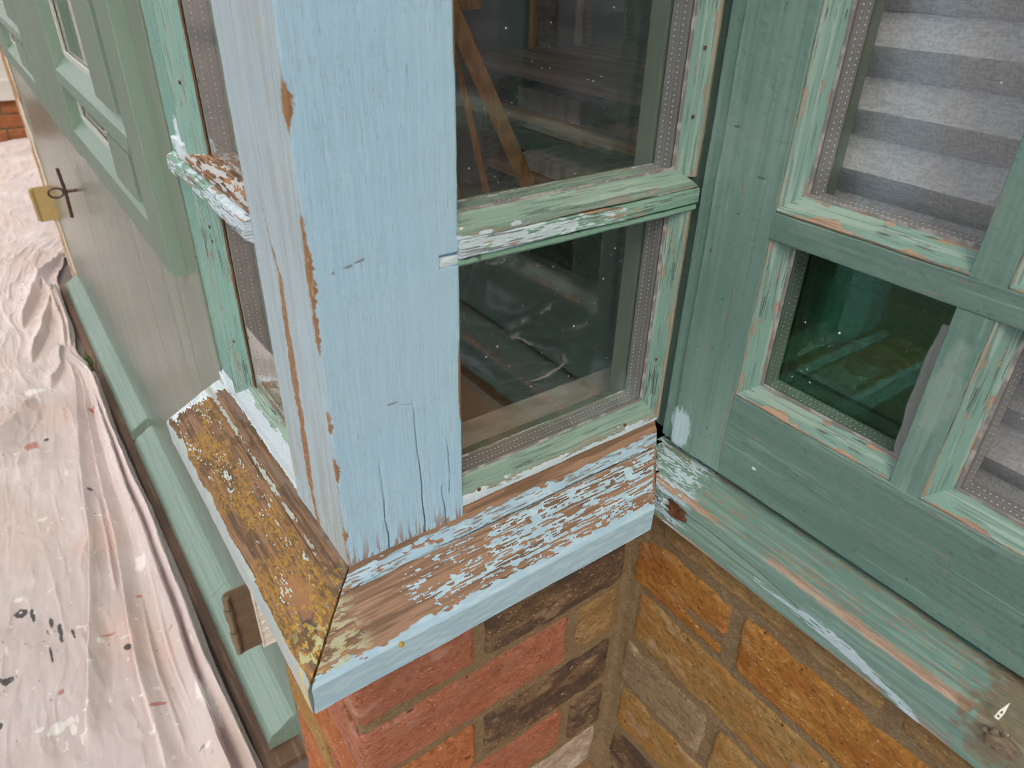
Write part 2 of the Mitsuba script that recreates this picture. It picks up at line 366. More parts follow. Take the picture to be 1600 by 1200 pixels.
def sill_return_color(p, n, uv):
    x, y, z = p.x, p.y, p.z
    top, arris, lb, worn, bot, near, rot, dirt, n1, n2 = sill_return_masks(p)
    c = mix((.150, .265, .232), (.18, .30, .27), fbm(y * 18, x * 60, z * 60, 3))
    c = mix(c, (.24, .39, .37), smoothstep(.48, .72, noise(y * 35, x * 420, z * 420)) * .55)
    c = mix(c, (.31, .40, .30), smoothstep(.58, .72, noise(y * 22 + 9, x * 300, z * 300)) * .4)
    c = mix(c, (.115, .205, .185), smoothstep(.58, .75, grain('y', p)) * .55)
    c = mix(c, (.33, .205, .165), worn * .6)
    wood = mix((.32, .21, .15), (.42, .30, .235), smoothstep(.4, .6, grain('y', p, 1.2)))
    c = mix(c, wood, mx(arris, bot * .75))
    c = mix(c, mix((.40, .53, .62), (.52, .64, .72), n2), mx(lb, near))
    c = mix(c, mix((.09, .032, .016), (.19, .075, .035), n2), rot)
    c = mix(c, mix((.16, .10, .05), (.27, .20, .13), n2), dirt * .75)
    crack = seg(y, z, [(-.06, -.026), (-.10, -.0235), (-.15, -.0262), (-.19, -.0325)], .0004, .0003) * (1 - top)
    return mix(c, (.03, .04, .035), crack * .9)
def sill_return_bump(p, n, uv):
    x, y, z = p.x, p.y, p.z
    top, arris, lb, worn, bot, near, rot, dirt, n1, n2 = sill_return_masks(p)
    crack = seg(y, z, [(-.06, -.026), (-.10, -.0235), (-.15, -.0262), (-.19, -.0325)], .0004, .0004) * (1 - top)
    return grain('y', p) * .00045 + (lb + near * .7) * .0005 - mx(arris, worn * .6, bot) * .0004 - rot * (.002 + .003 * n2) - crack * .001 + fbm(y * 160, x * 200, z * 200, 2) * .0004
bsdf('m_sill_return', sill_return_color, .58, sill_return_bump)


# ---- old green paint on the frames, one per grain direction
def green_paint(ax, base, light, dabs=None, wear=.5):
    def color(p, n, uv):
        a, c_, d_ = axes(ax, p)
        g = noise(a * 7, c_ * 90, d_ * 90) * .6 + noise(a * 12, c_ * 330, d_ * 330) * .4
        c = mix(base, light, smoothstep(.48, .80, g * .6 + fbm(p.x * 11 + 3, p.y * 11, p.z * 11, 3) * .55) * .75)
        c = mix(c, tuple(.76 * v for v in base), smoothstep(.55, .85, noise(a * 14 + 5, c_ * 300, d_ * 300)) * .4)
        c = mix(c, tuple(.62 * v for v in base), smoothstep(.80, .84, noise(p.x * 420, p.y * 420, p.z * 420)) * .35)
        c = mix(c, (.26, .345, .32), smoothstep(.62, .74, fbm(p.x * 16 + 8, p.y * 16, p.z * 16, 4)) * wear * .5)
        c = mix(c, (.10, .12, .09), smoothstep(.74, .83, fbm(p.x * 45, p.y * 45, p.z * 45, 4)) * wear * .7)
        c = mix(c, (.07, .085, .06), smoothstep(.90, .93, noise(p.x * 210, p.y * 210, p.z * 210)) * .7)
        c = mix(c, (.30, .21, .16), smoothstep(.86, .89, noise(a * 60, c_ * 400, d_ * 400)) * wear)
        c = mix(c, (.22, .345, .315), smoothstep(.68, .78, noise(a * 9 + 4, c_ * 140, d_ * 140) * .6 + noise(a * 50, c_ * 600, d_ * 600) * .4) * .6)
        return dabs(p, c) if dabs else c
    def bump(p, n, uv):
        a, c_, d_ = axes(ax, p)
        return noise(a * 10, c_ * 420, d_ * 420) * .00022 + fbm(p.x * 70, p.y * 120, p.z * 120, 3) * .0006 + smoothstep(.77, .82, noise(p.x * 330, p.y * 330, p.z * 330)) * .0002
    return color, bump


def dab_return(p, c):     # light-blue brush dab at the foot of the stile, pale filler by the bead, a thin joint line
    n1 = fbm(p.y * 130, p.z * 130, 2.0, 3); n2 = noise(p.y * 500, p.z * 90)
    a = blob(p.y, p.z, (-.0245, .0175), (.0115, .0195), n1 * .6 + n2 * .4, .12, .8)
    c = mix(c, mix((.40, .56, .62), (.50, .65, .71), n2), a * .92)
    b = blob(p.y, p.z, (-.2105, .155), (.007, .030), fbm(p.y * 90, p.z * 60, 7.0, 3), .3, 1.3) * smoothstep(.300, .302, p.x + .004)
    c = mix(c, (.30, .385, .345), b * .45)
    joint = seg(p.y + (noise(p.z * 200, 4.) - .5) * .0016, p.z, [(-.0705, .077), (-.0690, .044), (-.0715, .008)], .00045, .0004)
    c = mix(c, (.36, .22, .14), joint * .8)
    return mix(c, (.62, .72, .78), blob(p.y, p.z, (-.1035, .0235), (.0019, .0013), n1, .2, .3))
def dab_left(p, c):
    n1 = fbm(p.y * 160, p.z * 160, 2.0, 3); n2 = noise(p.y * 160, p.z * 600)
    a = blob(p.y, p.z, (.243, .247), (.020, .013), n1 * .5 + n2 * .5, .10, .9)
    return mix(c, mix((.52, .64, .72), (.66, .76, .82), n2), a)
for nm, ax, dab, b, l in (('m_green_z', 'z', dab_return, GREEN, (.215, .33, .30)), ('m_green_y', 'y', dab_return, (.122, .212, .187), (.155, .26, .226)), ('m_green_x', 'x', None, (.20, .37, .29), (.28, .45, .36)), ('m_green_left', 'z', dab_left, (.19, .37, .33), (.25, .44, .38))):
    fc, fb = green_paint(ax, b, l, dab)
    bsdf(nm, fc, .46, fb)


# ---- glazing beads: uv = (along, distance from the glass edge, both in metres); bare wood where the paint has left the edge
def bead_paint(ax, base, flake, blue=0.0, pale=(.31, .425, .37), width=.0165):
    def mask(p, uv):
        n1 = fbm(uv.x * 60 + 1.7, uv.y * 260, p.x * 30, 3); n2 = noise(uv.x * 420, uv.y * 1400, p.z * 400)
        bare = 1 - smoothstep(-.0006, .0006, uv.y - .0022 * flake * (.35 + 2.2 * smoothstep(.45, .75, n1)) - (n2 - .5) * .002)
        far = smoothstep(-.0006, .0006, uv.y - width + .0022 * flake * 2.4 * smoothstep(.46, .72, fbm(uv.x * 45 + 9, 3.3, p.y * 20, 3)) + (n2 - .5) * .002)
        patch = smoothstep(.67, .70, n1 * .75 + n2 * .25 + .02 * flake)
        return mx(bare, far * flake * .9, patch * .85), n1, n2
    def color(p, n, uv):
        bare, n1, n2 = mask(p, uv)
        g = grain(ax, p)
        c = mix(base, pale, smoothstep(.45, .75, noise(uv.x * 18, uv.y * 380, 3.)) * .75)
        c = mix(c, tuple(.6 * v for v in base), smoothstep(.62, .8, noise(uv.x * 40, uv.y * 1100, 7.)) * .7)
        c = mix(c, (.05, .07, .06), smoothstep(.75, .79, noise(uv.x * 70, uv.y * 1700, 2.)) * .8 * smoothstep(.45, .6, noise(uv.x * 25, 1.)))
        w = mix((.43, .30, .22), (.28, .18, .125), smoothstep(.35, .65, g))
        w = mix(w, (.22, .26, .22), smoothstep(.5, .7, n2) * .4)
        c = mix(c, w, bare)
        if blue:
            q = uv.y + (n1 - .5) * .014 + (n2 - .5) * .003
            bl = smoothstep(blue, blue + .0012, q + .004 * smoothstep(.17, .11, p.x)) if ax == 'x' else smoothstep(.010, .0112, q)
            c = mix(c, mix((.50, .62, .70), (.63, .73, .79), n2), bl)
        return c
    def bump(p, n, uv):
        bare, n1, n2 = mask(p, uv)
        return (1 - bare) * .0005 + grain(ax, p) * (.0003 + .0004 * bare) + fbm(uv.x * 160, uv.y * 300, 2., 2) * .0004
    return color, bump
for nm, ax, b, fl, bl in (('m_bead_z', 'z', (.185, .325, .285), .75, 0), ('m_bead_x', 'x', (.235, .35, .295), .5, .0195), ('m_bead_y', 'y', (.19, .32, .28), 1.15, 0), ('m_bead_left', 'z', (.235, .43, .39), .4, 0), ('m_bead_left_low', 'y', (.32, .46, .385), .3, .75)):
    fc, fb = bead_paint(ax, b, fl, bl, width=.0400 if 'left' in nm else .0165)
    bsdf(nm, fc, .52, fb)


def lip_color(p, n, uv):      # transom lips: green with light-blue primer rubbed over it towards the post
    x, y, z = p.x, p.y, p.z
    a = x + y
    n1 = fbm(a * 55, z * 420, (x - y) * 60, 3); n2 = noise(a * 300, z * 1200)
    t = smoothstep(.44, .50, n1 * .8 + n2 * .2 + .22 * smoothstep(.20, .10, a) - .05 - .5 * smoothstep(.225, .24, a) * smoothstep(.003, .010, x - y))
    c = mix((.19, .35, .28), (.26, .42, .35), smoothstep(.4, .7, noise(a * 20, z * 500)))
    c = mix(c, mix((.46, .58, .66), (.60, .71, .78), n2), t)
    c = mix(c, (.40, .25, .16), smoothstep(.66, .70, fbm(a * 50 + 6, z * 500, 2., 3)) * .9)
    return mix(c, (.08, .09, .08), smoothstep(.72, .76, noise(a * 60, z * 1500)) * .7)
bsdf('m_lip', lip_color, .5, lambda p, n, uv: fbm((p.x + p.y) * 55, p.z * 420, 1., 3) * .0008 + noise((p.x + p.y) * 60, p.z * 1500) * .0004)
def rough_bead_color(p, n, uv):       # weathered transom bead of the side light: brown fibrous wood with grey-white flakes
    g = grain('y', p, .7); f = fbm(p.y * 90, p.x * 380, p.z * 380, 3)
    c = mix((.33, .17, .085), (.19, .105, .06), smoothstep(.4, .62, g))
    c = mix(c, (.09, .055, .035), smoothstep(.60, .72, noise(p.y * 45, p.x * 900, p.z * 900)))
    return mix(c, (.50, .53, .54), smoothstep(.54, .58, f) * .85)
bsdf('m_rough_bead', rough_bead_color, .7, lambda p, n, uv: grain('y', p, .7) * .0016 + smoothstep(.54, .58, fbm(p.y * 90, p.x * 380, p.z * 380, 3)) * .0006)

# ---- door: fresh gloss paint, brushed
def door_color(p, n, uv):
    return mix((.40, .475, .41), (.44, .515, .45), smoothstep(.35, .7, fbm(p.y * 30, p.z * 4, p.x * 30, 3)))
scene['m_door'] = {'type': 'bumpmap', 'arbitrary': proc(lambda p, n, uv: noise(p.y * 45, p.z * 3.0, p.x * 20) * .0006 + noise(p.y * 320, p.z * 6, p.x * 60) * .00004, 1e-3), 'scale': 1.0,
                   'bsdf': {'type': 'roughplastic', 'diffuse_reflectance': proc(door_color), 'alpha': .085, 'int_ior': 1.5, 'nonlinear': True}}
scene['m_door_trim'] = {'type': 'roughplastic', 'diffuse_reflectance': proc(lambda p, n, uv: mix((.40, .53, .455), (.445, .575, .495), fbm(p.x * 40, p.y * 12, p.z * 12, 2))), 'alpha': .22, 'int_ior': 1.5, 'nonlinear': True}
bsdf('m_strip', (.50, .53, .50), .4)
scene['m_weather'] = {'type': 'roughplastic', 'diffuse_reflectance': proc(lambda p, n, uv: mix((.41, .535, .485), (.475, .595, .545), smoothstep(.3, .7, noise(p.y * 6, p.x * 300, p.z * 300)))), 'alpha': .2, 'int_ior': 1.5, 'nonlinear': True}
bsdf('m_bare_edge', lambda p, n, uv: mix(mix((.55, .34, .20), (.42, .24, .13), grain('z', p)), (.78, .72, .64), smoothstep(.50, .56, fbm(p.z * 14, p.y * 60, p.x * 260, 3) + .35 * smoothstep(-.010, -.004, p.x) - .12)), .6)

# ---- glass and glazing
scene['m_glass'] = {'type': 'thindielectric', 'int_ior': 1.5}
scene['m_glass_green'] = {'type': 'thindielectric', 'int_ior': 1.52, 'specular_transmittance': {'type': 'rgb', 'value': [.04, .29, .125]}}
scene['m_glass_tint'] = {'type': 'thindielectric', 'int_ior': 1.5, 'specular_transmittance': {'type': 'rgb', 'value': [.78, .92, .83]}, 'specular_reflectance': {'type': 'rgb', 'value': [.35, .75, .48]}}
def dots(axis):
    def color(p, n, uv):
        a = {'x': p.x, 'y': p.y, 'z': p.z}[axis]
        f = a / .0037; f = (f - dr.floor(f) - .5) * .0037
        rad = mx(*[1 - smoothstep(.00042, .00075, dr.sqrt(dr.square(f) + dr.square(uv.y - t))) for t in (.0042, .0112)])
        line = 1 - smoothstep(.0002, .0006, dr.abs(uv.y - .0077))
        c = mix((.215, .22, .225), (.27, .275, .28), fbm(p.x * 40, p.y * 40, p.z * 40, 2))
        c = mix(c, (.36, .365, .37), line * .6)
        return mix(c, (.92, .93, .92), rad)
    return color
for ax in 'xyz': bsdf('m_spacer_' + ax, dots(ax), .38, spec=.5, metallic=.2)
bsdf('m_gasket', lambda p, n, uv: mix((.22, .21, .215), (.40, .38, .37), smoothstep(.45, .7, fbm(p.x * 120, p.y * 120, p.z * 120, 3))), .5)
bsdf('m_sealant', lambda p, n, uv: mix((.20, .215, .21), (.28, .295, .285), fbm(p.x * 90, p.y * 90, p.z * 90, 3)), .45, lambda p, n, uv: fbm(p.x * 200, p.y * 200, p.z * 200, 2) * .0008)
bsdf('m_speck', (.75, .76, .74), .5)
bsdf('m_nail', lambda p, n, uv: mix((.06, .03, .02), (.20, .09, .04), noise(p.x * 900, p.y * 900, p.z * 900)), .8)
bsdf('m_filler', lambda p, n, uv: mix((.66, .76, .82), (.50, .62, .70), noise(p.x * 200, p.y * 200, p.z * 600)), .6, lambda p, n, uv: fbm(p.x * 250, p.y * 250, p.z * 500, 2) * .0012)

# ---- brick, mortar
def brick_mat(name, a, b, spots, amt=.5, pale=(.55, .42, .36), palea=.25, moss=0.0):
    def color(p, n, uv):
        f = fbm(p.x * 38 + 3, p.y * 38, p.z * 38, 4); g = fbm(p.x * 230, p.y * 230, p.z * 230, 3)
        c = mix(a, b, smoothstep(.34, .66, f))
        c = mix(c, tuple(.60 * v for v in a), smoothstep(.50, .72, g) * .65)
        c = mix(c, tuple(min(1, 1.35 * v + .03) for v in b), smoothstep(.60, .75, fbm(p.x * 420 + 2, p.y * 420, p.z * 420, 2)) * .5)
        c = mix(c, tuple(.5 * v for v in a), smoothstep(.70, .80, noise((p.x + p.y) * 60, (p.x - p.y) * 60, p.z * 420)) * .3)
        c = mix(c, spots, smoothstep(.42, .68, fbm(p.x * 30 + 8, p.y * 30, p.z * 52, 4)) * amt)
        c = mix(c, pale, smoothstep(.60, .74, fbm(p.x * 34 + 1, p.y * 34 + 5, p.z * 50, 4)) * palea * .8)
        c = mix(c, (.035, .03, .025), smoothstep(.885, .92, noise(p.x * 240, p.y * 240, p.z * 300)) * .8)
        c = mix(c, (.60, .50, .38), smoothstep(.87, .90, noise(p.x * 380 + 9, p.y * 380, p.z * 380)) * .5)
        return c
    bsdf(name, color, .82, lambda p, n, uv: fbm(p.x * 150, p.y * 150, p.z * 190, 4) * .0030 + noise(p.x * 800, p.y * 800, p.z * 800) * .0004 - smoothstep(.87, .92, noise(p.x * 240, p.y * 240, p.z * 300)) * .0012, spec=.25)
brick_mat('m_brick_red', (.32, .115, .066), (.365, .145, .088), (.26, .125, .09), .45, (.48, .34, .29), .40)
brick_mat('m_brick_rust', (.36, .12, .046), (.40, .16, .07), (.32, .11, .055), .4, (.55, .30, .18), .2)
brick_mat('m_brick_orange', (.30, .135, .028), (.345, .17, .042), (.29, .10, .025), .6, (.50, .34, .22), .3)
brick_mat('m_brick_yellow', (.275, .165, .055), (.315, .20, .075), (.32, .14, .032), .55, (.52, .45, .38), .28)
brick_mat('m_brick_dark', (.115, .07, .042), (.20, .13, .075), (.06, .042, .036), .75, (.46, .33, .21), .42)
brick_mat('m_brick_brown', (.25, .16, .07), (.32, .20, .085), (.15, .09, .045), .5, (.42, .33, .20), .3)
brick_mat('m_brick_grey', (.235, .175, .105), (.29, .215, .13), (.22, .16, .10), .4, (.62, .54, .46), .45)
brick_mat('m_brick_pale', (.42, .33, .26), (.50, .42, .35), (.22, .15, .11), .6, (.62, .56, .50), .4)
bsdf('m_mortar', lambda p, n, uv: mix(mix((.150, .098, .048), (.225, .155, .085), fbm(p.x * 55, p.y * 55, p.z * 55, 3)), mix((.09, .065, .04), (.42, .34, .23), noise(p.x * 600, p.y * 600, p.z * 600)), .60 * fbm(p.x * 180, p.y * 180, p.z * 180, 2)), .9,
     lambda p, n, uv: fbm(p.x * 130, p.y * 130, p.z * 130, 4) * .0045 + noise(p.x * 1000, p.y * 1000, p.z * 1000) * .0005, spec=.2)

# ---- cloth
STAIN = {'dark': [(-.300, .785, .009, .011), (-.285, .77, .003, .018), (-.262, .735, .003, .016), (-.252, .705, .004, .018), (-.235, .69, .0025, .012), (-.270, .665, .002, .020), (-.330, .652, .011, .008), (-.342, .658, .004, .005), (-.350, .57, .006, .006), (-.168, .615, .006, .006),
                  (-.2, 1.31, .005, .006), (-.15, 1.05, .004, .005)],
         'white': [(-.275, .52, .018, .010), (-.262, .505, .004, .012), (-.300, .53, .008, .004), (-.24, .53, .009, .003), (-.093, .44, .008, .030), (-.086, .41, .005, .02), (-.20, .645, .006, .006), (-.17, .51, .004, .003), (-.30, .82, .006, .006), (-.24, 1.02, .008, .005), (-.11, .36, .004, .004), (-.20, 1.55, .02, .012), (-.26, 2.6, .05, .03), (-.11, .79, .01, .02)],
         'red': [(-.268, .583, .004, .005), (-.282, .575, .002, .002), (-.340, .70, .004, .004), (-.345, .63, .002, .003), (-.19, .655, .010, .003), (-.13, .71, .006, .004), (-.23, 1.30, .012, .016), (-.095, 1.36, .006, .01), (-.15, .47, .012, .003)],
         'peach': [(-.155, .895, .035, .05), (-.140, .85, .010, .016), (-.15, .61, .025, .05), (-.17, .66, .04, .05), (-.24, 1.46, .05, .03), (-.12, .56, .018, .035), (-.16, 1.40, .03, .05)]}
def cloth_color(p, n, uv):
    x, y = p.x, p.y
    c = mix((.590, .510, .500), (.650, .575, .572), smoothstep(.35, .68, fbm(x * 9, y * 7, 1., 4)))
    c = mix(c, (.60, .49, .45), smoothstep(.45, .7, fbm(x * 7 + 4, y * 4, 5., 3) + .10 * smoothstep(1.2, 2.4, y)) * .65)
    c = mix(c, (.60, .55, .53), smoothstep(.50, .75, noise(x * 240, y * 60)) * .25)
    r1 = fbm(x * 130, y * 80, 2., 3); r2 = fbm(x * 40, y * 30, 6., 3)
    for kind, col, am, so, ro in (('peach', (.66, .47, .40), .40, .6, r2), ('dark', (.075, .07, .075), .92, .15, r1), ('red', (.42, .12, .08), .7, .2, r1), ('white', (.82, .80, .78), .85, .25, r1)):
        m = F(0)
        for (cx, cy, rx, ry) in STAIN[kind]: m = dr.maximum(m, blob(x, y, (cx, cy), (rx, ry), ro, so, 1.2))
        c = mix(c, col, m * am)
    c = mix(c, (.12, .11, .11), smoothstep(.970, .978, noise(x * 130, y * 90, 3.)) * .8)
    return mix(c, (.80, .78, .77), smoothstep(.925, .94, noise(x * 110 + 7, y * 80, 8.)) * .7)
bsdf('m_cloth', cloth_color, .9, lambda p, n, uv: (noise(p.x * 900, p.y * 900) + noise(p.x * 1300, p.y * 140)) * .0003 + fbm(p.x * 60, p.y * 40, p.z * 60, 3) * .004, spec=.1, sheen=.2, two=True)

# ---- plain ones
bsdf('m_paving', lambda p, n, uv: mix((.13, .11, .10), (.22, .19, .17), fbm(p.x * 14, p.y * 14, 1., 4)), .9)
bsdf('m_threshold', lambda p, n, uv: mix(mix((.21, .125, .085), (.13, .08, .06), grain('y', p)), (.30, .21, .15), smoothstep(.55, .75, fbm(p.y * 12, p.x * 200, 2., 3)) * .6), .6)
bsdf('m_tan_wood', lambda p, n, uv: mix((.40, .20, .065), (.31, .145, .045), smoothstep(.35, .7, noise(p.z * 9, p.x * 200, p.y * 200))), .45)
bsdf('m_shelf_wood', lambda p, n, uv: mix((.30, .155, .085), (.21, .10, .055), smoothstep(.3, .7, noise(p.y * 6, p.x * 60, p.z * 150))), .4)
bsdf('m_dark_wood', lambda p, n, uv: mix((.10, .07, .055), (.16, .11, .085), smoothstep(.3, .7, noise(p.y * 6, p.x * 60, p.z * 150))), .5)
bsdf('m_bag', (.020, .022, .024), .26, lambda p, n, uv: fbm(p.x * 14, p.y * 14, p.z * 24, 2) * .010, eps=1e-3, spec=.5, two=True)
bsdf('m_room_wall', lambda p, n, uv: mix((.36, .37, .34), (.42, .43, .40), fbm(p.x * 5, p.y * 5, p.z * 5, 3)), .85)
bsdf('m_room_floor', lambda p, n, uv: mix((.16, .15, .14), (.22, .205, .19), fbm(p.x * 9, p.y * 9, 2., 3)), .6)
bsdf('m_board', lambda p, n, uv: mix((.30, .285, .25), (.42, .40, .36), smoothstep(.3, .7, fbm(p.x * 26, p.y * 70, 3., 4))), .6)
bsdf('m_card', lambda p, n, uv: mix((.17, .165, .15), (.22, .21, .19), fbm(p.x * 30, p.y * 30, p.z * 30, 3)), .8)
bsdf('m_inner_green', lambda p, n, uv: mix((.10, .145, .105), (.16, .205, .16), fbm(p.x * 60, p.y * 60, p.z * 12, 3)), .5)
def weave(c0, c1):
    return lambda p, n, uv: mix(mix(c0, c1, smoothstep(.3, .7, noise(p.y * 260, p.z * 1500) * .5 + noise(p.y * 1300, p.z * 700) * .5)), (.20, .25, .33), smoothstep(.76, .82, fbm(p.y * 70 + 3, p.z * 160, 2., 3)) * .3)
bsdf('m_blind', weave((.40, .425, .46), (.52, .545, .575)), .85, two=True)
bsdf('m_white_plastic', (.80, .78, .72), .4)
bsdf('m_bronze', lambda p, n, uv: mix((.27, .215, .15), (.36, .30, .22), fbm(p.x * 90, p.y * 90, p.z * 90, 3)), .42, metallic=.7)
bsdf('m_brass', lambda p, n, uv: mix((.80, .58, .27), (.68, .48, .22), fbm(p.x * 50, p.y * 50, p.z * 50, 3)), .35, metallic=.75)
bsdf('m_key', (.16, .10, .085), .35, metallic=.8)
bsdf('m_white_stone', lambda p, n, uv: mix((.74, .72, .70), (.62, .58, .55), fbm(p.x * 20, p.y * 20, p.z * 40, 3)), .7)
bsdf('m_lump', lambda p, n, uv: mix(mix((.13, .085, .05), (.24, .20, .15), noise(p.x * 500, p.y * 500, p.z * 500)), (.42, .45, .44), smoothstep(.62, .7, fbm(p.x * 200, p.y * 200, p.z * 200, 3)) * .8), .6)
bsdf('m_hedge', lambda p, n, uv: mix((.045, .08, .022), (.09, .14, .04), noise(p.x * 20, p.y * 20, p.z * 20)), .7, two=True)
bsdf('m_garden_brick', lambda p, n, uv: mix((.33, .13, .09), (.42, .20, .14), fbm(p.x * 6, p.y * 6, p.z * 14, 3)), .9)
bsdf('m_render', lambda p, n, uv: mix((.55, .53, .49), (.62, .60, .56), fbm(p.x * 4, p.y * 4, p.z * 4, 3)), .9)
bsdf('m_rust_nut', (.45, .28, .05), .6)

# ------------------------------------------------------------------ setting
W = .303          # the inner corner: the return wall's frame face
ZF = -.62         # the ground
HT = 1.55         # head of the windows
put('ground', quad((-14, -8, ZF), (4, -8, ZF), (4, 14, ZF), (-14, 14, ZF)), 'm_paving', smooth=False, kind='structure', label='dark paving under the dust sheet')


# ---- dust sheet
def cloth():
    nx, ny = 170, 420
    xs = np.concatenate([np.linspace(-.72, -.62, 12)[:-1], np.linspace(-.62, -.060, nx)])
    ys = np.concatenate([np.linspace(-.5, .2, 24)[:-1], np.linspace(.2, 2.55, ny)[:-1], np.linspace(2.55, 4.44, 110)])
    X, Y = np.meshgrid(xs, ys)
    wx = .016 * (meshkit.noise(np.stack([X * 5, Y * 5, 0 * X], -1), 3) - .5)
    wy = .03 * (meshkit.noise(np.stack([X * 5, Y * 5, 0 * X + 4], -1), 4) - .5)
    P = np.stack([X + wx, Y + wy], -1)

    def dist(pl):
        best = np.full(X.shape, 9.); side = np.zeros(X.shape); tt = np.zeros(X.shape)
        pl = np.array(pl); L = len(pl) - 1
        for k in range(L):
            a, b = pl[k], pl[k + 1]; ab = b - a
            t = np.clip(((P - a) @ ab) / (ab @ ab), 0, 1)
            q = P - a - t[..., None] * ab
            d = np.linalg.norm(q, axis=-1)
            s = np.sign(ab[0] * q[..., 1] - ab[1] * q[..., 0])
            u = d < best
            best = np.where(u, d, best); side = np.where(u, s, side); tt = np.where(u, (k + t) / L, tt)
        return best * side, tt
    H = .004 + 0 * X
    folds = [  # points, height, width on the soft side, width on the steep side, steep side
        ([(-.098, 1.75), (-.080, 1.33), (-.078, .95), (-.080, .743), (-.084, .5), (-.078, .2)], .030, .022, .008, 1),
        ([(-.110, 1.70), (-.104, 1.258), (-.116, .955), (-.115, .752), (-.114, .583), (-.131, .339), (-.14, .1)], .022, .030, .006, 1),
        ([(-.125, 1.75), (-.130, 1.35), (-.145, 1.05), (-.138, .75), (-.155, .55), (-.165, .3)], .012, .028, .008, -1),
        ([(-.135, 1.72), (-.178, 1.276), (-.200, 1.05), (-.212, .895), (-.228, .72), (-.245, .5), (-.265, .3)], .016, .034, .005, -1),
        ([(-.150, 1.75), (-.180, 1.569), (-.253, 1.166), (-.275, .996), (-.300, .85), (-.325, .74), (-.36, .6), (-.40, .45)], .016, .036, .006, -1),
        ([(-.22, 1.05), (-.236, .9), (-.25, .72)], .007, .014, .006, 1),
        ([(-.185, .70), (-.195, .52), (-.21, .35)], .006, .016, .008, 1),
        ([(-.165, .62), (-.168, .45), (-.18, .3)], .006, .014, .007, -1),
        ([(-.34, 1.95), (-.245, 2.10), (-.15, 2.30), (-.055, 2.52)], .050, .05, .014, -1),
        ([(-.34, 1.72), (-.245, 1.853), (-.175, 1.99), (-.12, 2.08), (-.07, 2.12)], .036, .045, .012, -1),
        ([(-.32, 1.55), (-.20, 1.65), (-.13, 1.78)], .016, .05, .012, -1),
        ([(-.17, 2.35), (-.115, 2.15), (-.105, 1.95), (-.12, 1.75)], .030, .022, .010, 1),
        ([(-.085, 2.25), (-.075, 2.0), (-.080, 1.75)], .034, .020, .010, 1),
        ([(-.9, 1.2), (-.6, 1.35), (-.4, 1.52)], .02, .06, .02, 1), ([(-.33, 2.9), (-.2, 3.0), (-.08, 3.3)], .022, .06, .02, 1), ([(-.28, 3.6), (-.17, 3.4), (-.09, 3.9)], .02, .06, .03, -1)]
    for pl, A, w1, w2, sd in folds:
        d, t = dist(pl)
        d = d * sd
        amp = (1.65 - .95 * np.clip((Y - 1.4) / .6, 0, 1)) * A * np.clip(np.minimum(t, 1 - t) * 7, 0, 1) ** .7 * (.75 + .5 * meshkit.noise(np.stack([X * 9, Y * 9, 0 * X + A * 900], -1), 8))
        h = np.where(d > 0, np.exp(-(d / (.7 * w2)) ** 2), np.exp(-np.abs(d / w1) ** 1.5)) - .22 * np.exp(-((d - 1.6 * w2) / w2) ** 2)
        H = np.maximum(H, amp * h) + .25 * np.minimum(H, amp * h)
    g = np.hypot((P[..., 0] + .095), (P[..., 1] - 2.08) / 2.2)
    H += .030 * np.exp(-(g / .045) ** 2) * (.4 + 1.2 * meshkit.noise(np.stack([X * 40, Y * 14, 0 * X], -1), 6))
    H += .012 * (meshkit.fbm(np.stack([X * 7, Y * 5, 0 * X], -1), 4, 2) - .35) + (.003 + .003 * np.clip((Y - 1.4) / .6, 0, 1)) * (meshkit.fbm(np.stack([X * 26, Y * 9, 0 * X], -1), 3, 7) - .4)
    rid = 1 - np.abs(2 * meshkit.noise(np.stack([X * 13 + 3 * meshkit.noise(np.stack([X * 4, Y * 4, 0 * X], -1), 2), Y * 8, 0 * X], -1), 12) - 1)
    far = np.clip((Y - 1.7) / .5, 0, 1)
    rid2 = 1 - np.abs(2 * meshkit.noise(np.stack([X * 31 + 2 * meshkit.noise(np.stack([X * 9, Y * 9, 0 * X], -1), 5), Y * 15, 0 * X], -1), 14) - 1)
    H += (.0025 + .0075 * far) * rid ** 5 + (.0014 + .0036 * far) * rid2 ** 5
    H = np.clip(H, .002, None)
    edge = -.0595 + .007 * (meshkit.fbm(np.stack([Y * 5, Y * 0, Y * 0], -1), 3, 4) - .5) - .02 * np.exp(-((Y - 1.72) / .10) ** 2) + .004 * np.sin(Y * 9) + .20 * np.clip((Y - 2.25) / .5, 0, 1) ** 1.5
    left = -.43 + .085 * np.clip((Y - .5) / .8, 0, 1) + .012 * np.sin(Y * 5) - .25 * np.clip((Y - 2.9) / 1.2, 0, 1)
    Xo = left + (X + .72) / (.72 - .060) * (edge - left)
    V = np.stack([Xo, Y, ZF + .006 + H * np.clip((X + .74) / .08, .1, 1)], -1).reshape(-1, 3)
    c, r = len(xs), len(ys)
    i, j = np.meshgrid(np.arange(r - 1), np.arange(c - 1), indexing='ij')
    q = np.stack([i * c + j, i * c + j + 1, (i + 1) * c + j + 1, (i + 1) * c + j], -1).reshape(-1, 4)
    return trimesh.Trimesh(V, np.vstack([q[:, [0, 1, 2]], q[:, [0, 2, 3]]]), process=False)
put('dust_sheet', cloth(), 'm_cloth', smooth=True, label='crumpled pinkish white paint-spattered dust sheet covering the ground beside the green doors', category='dust sheet')


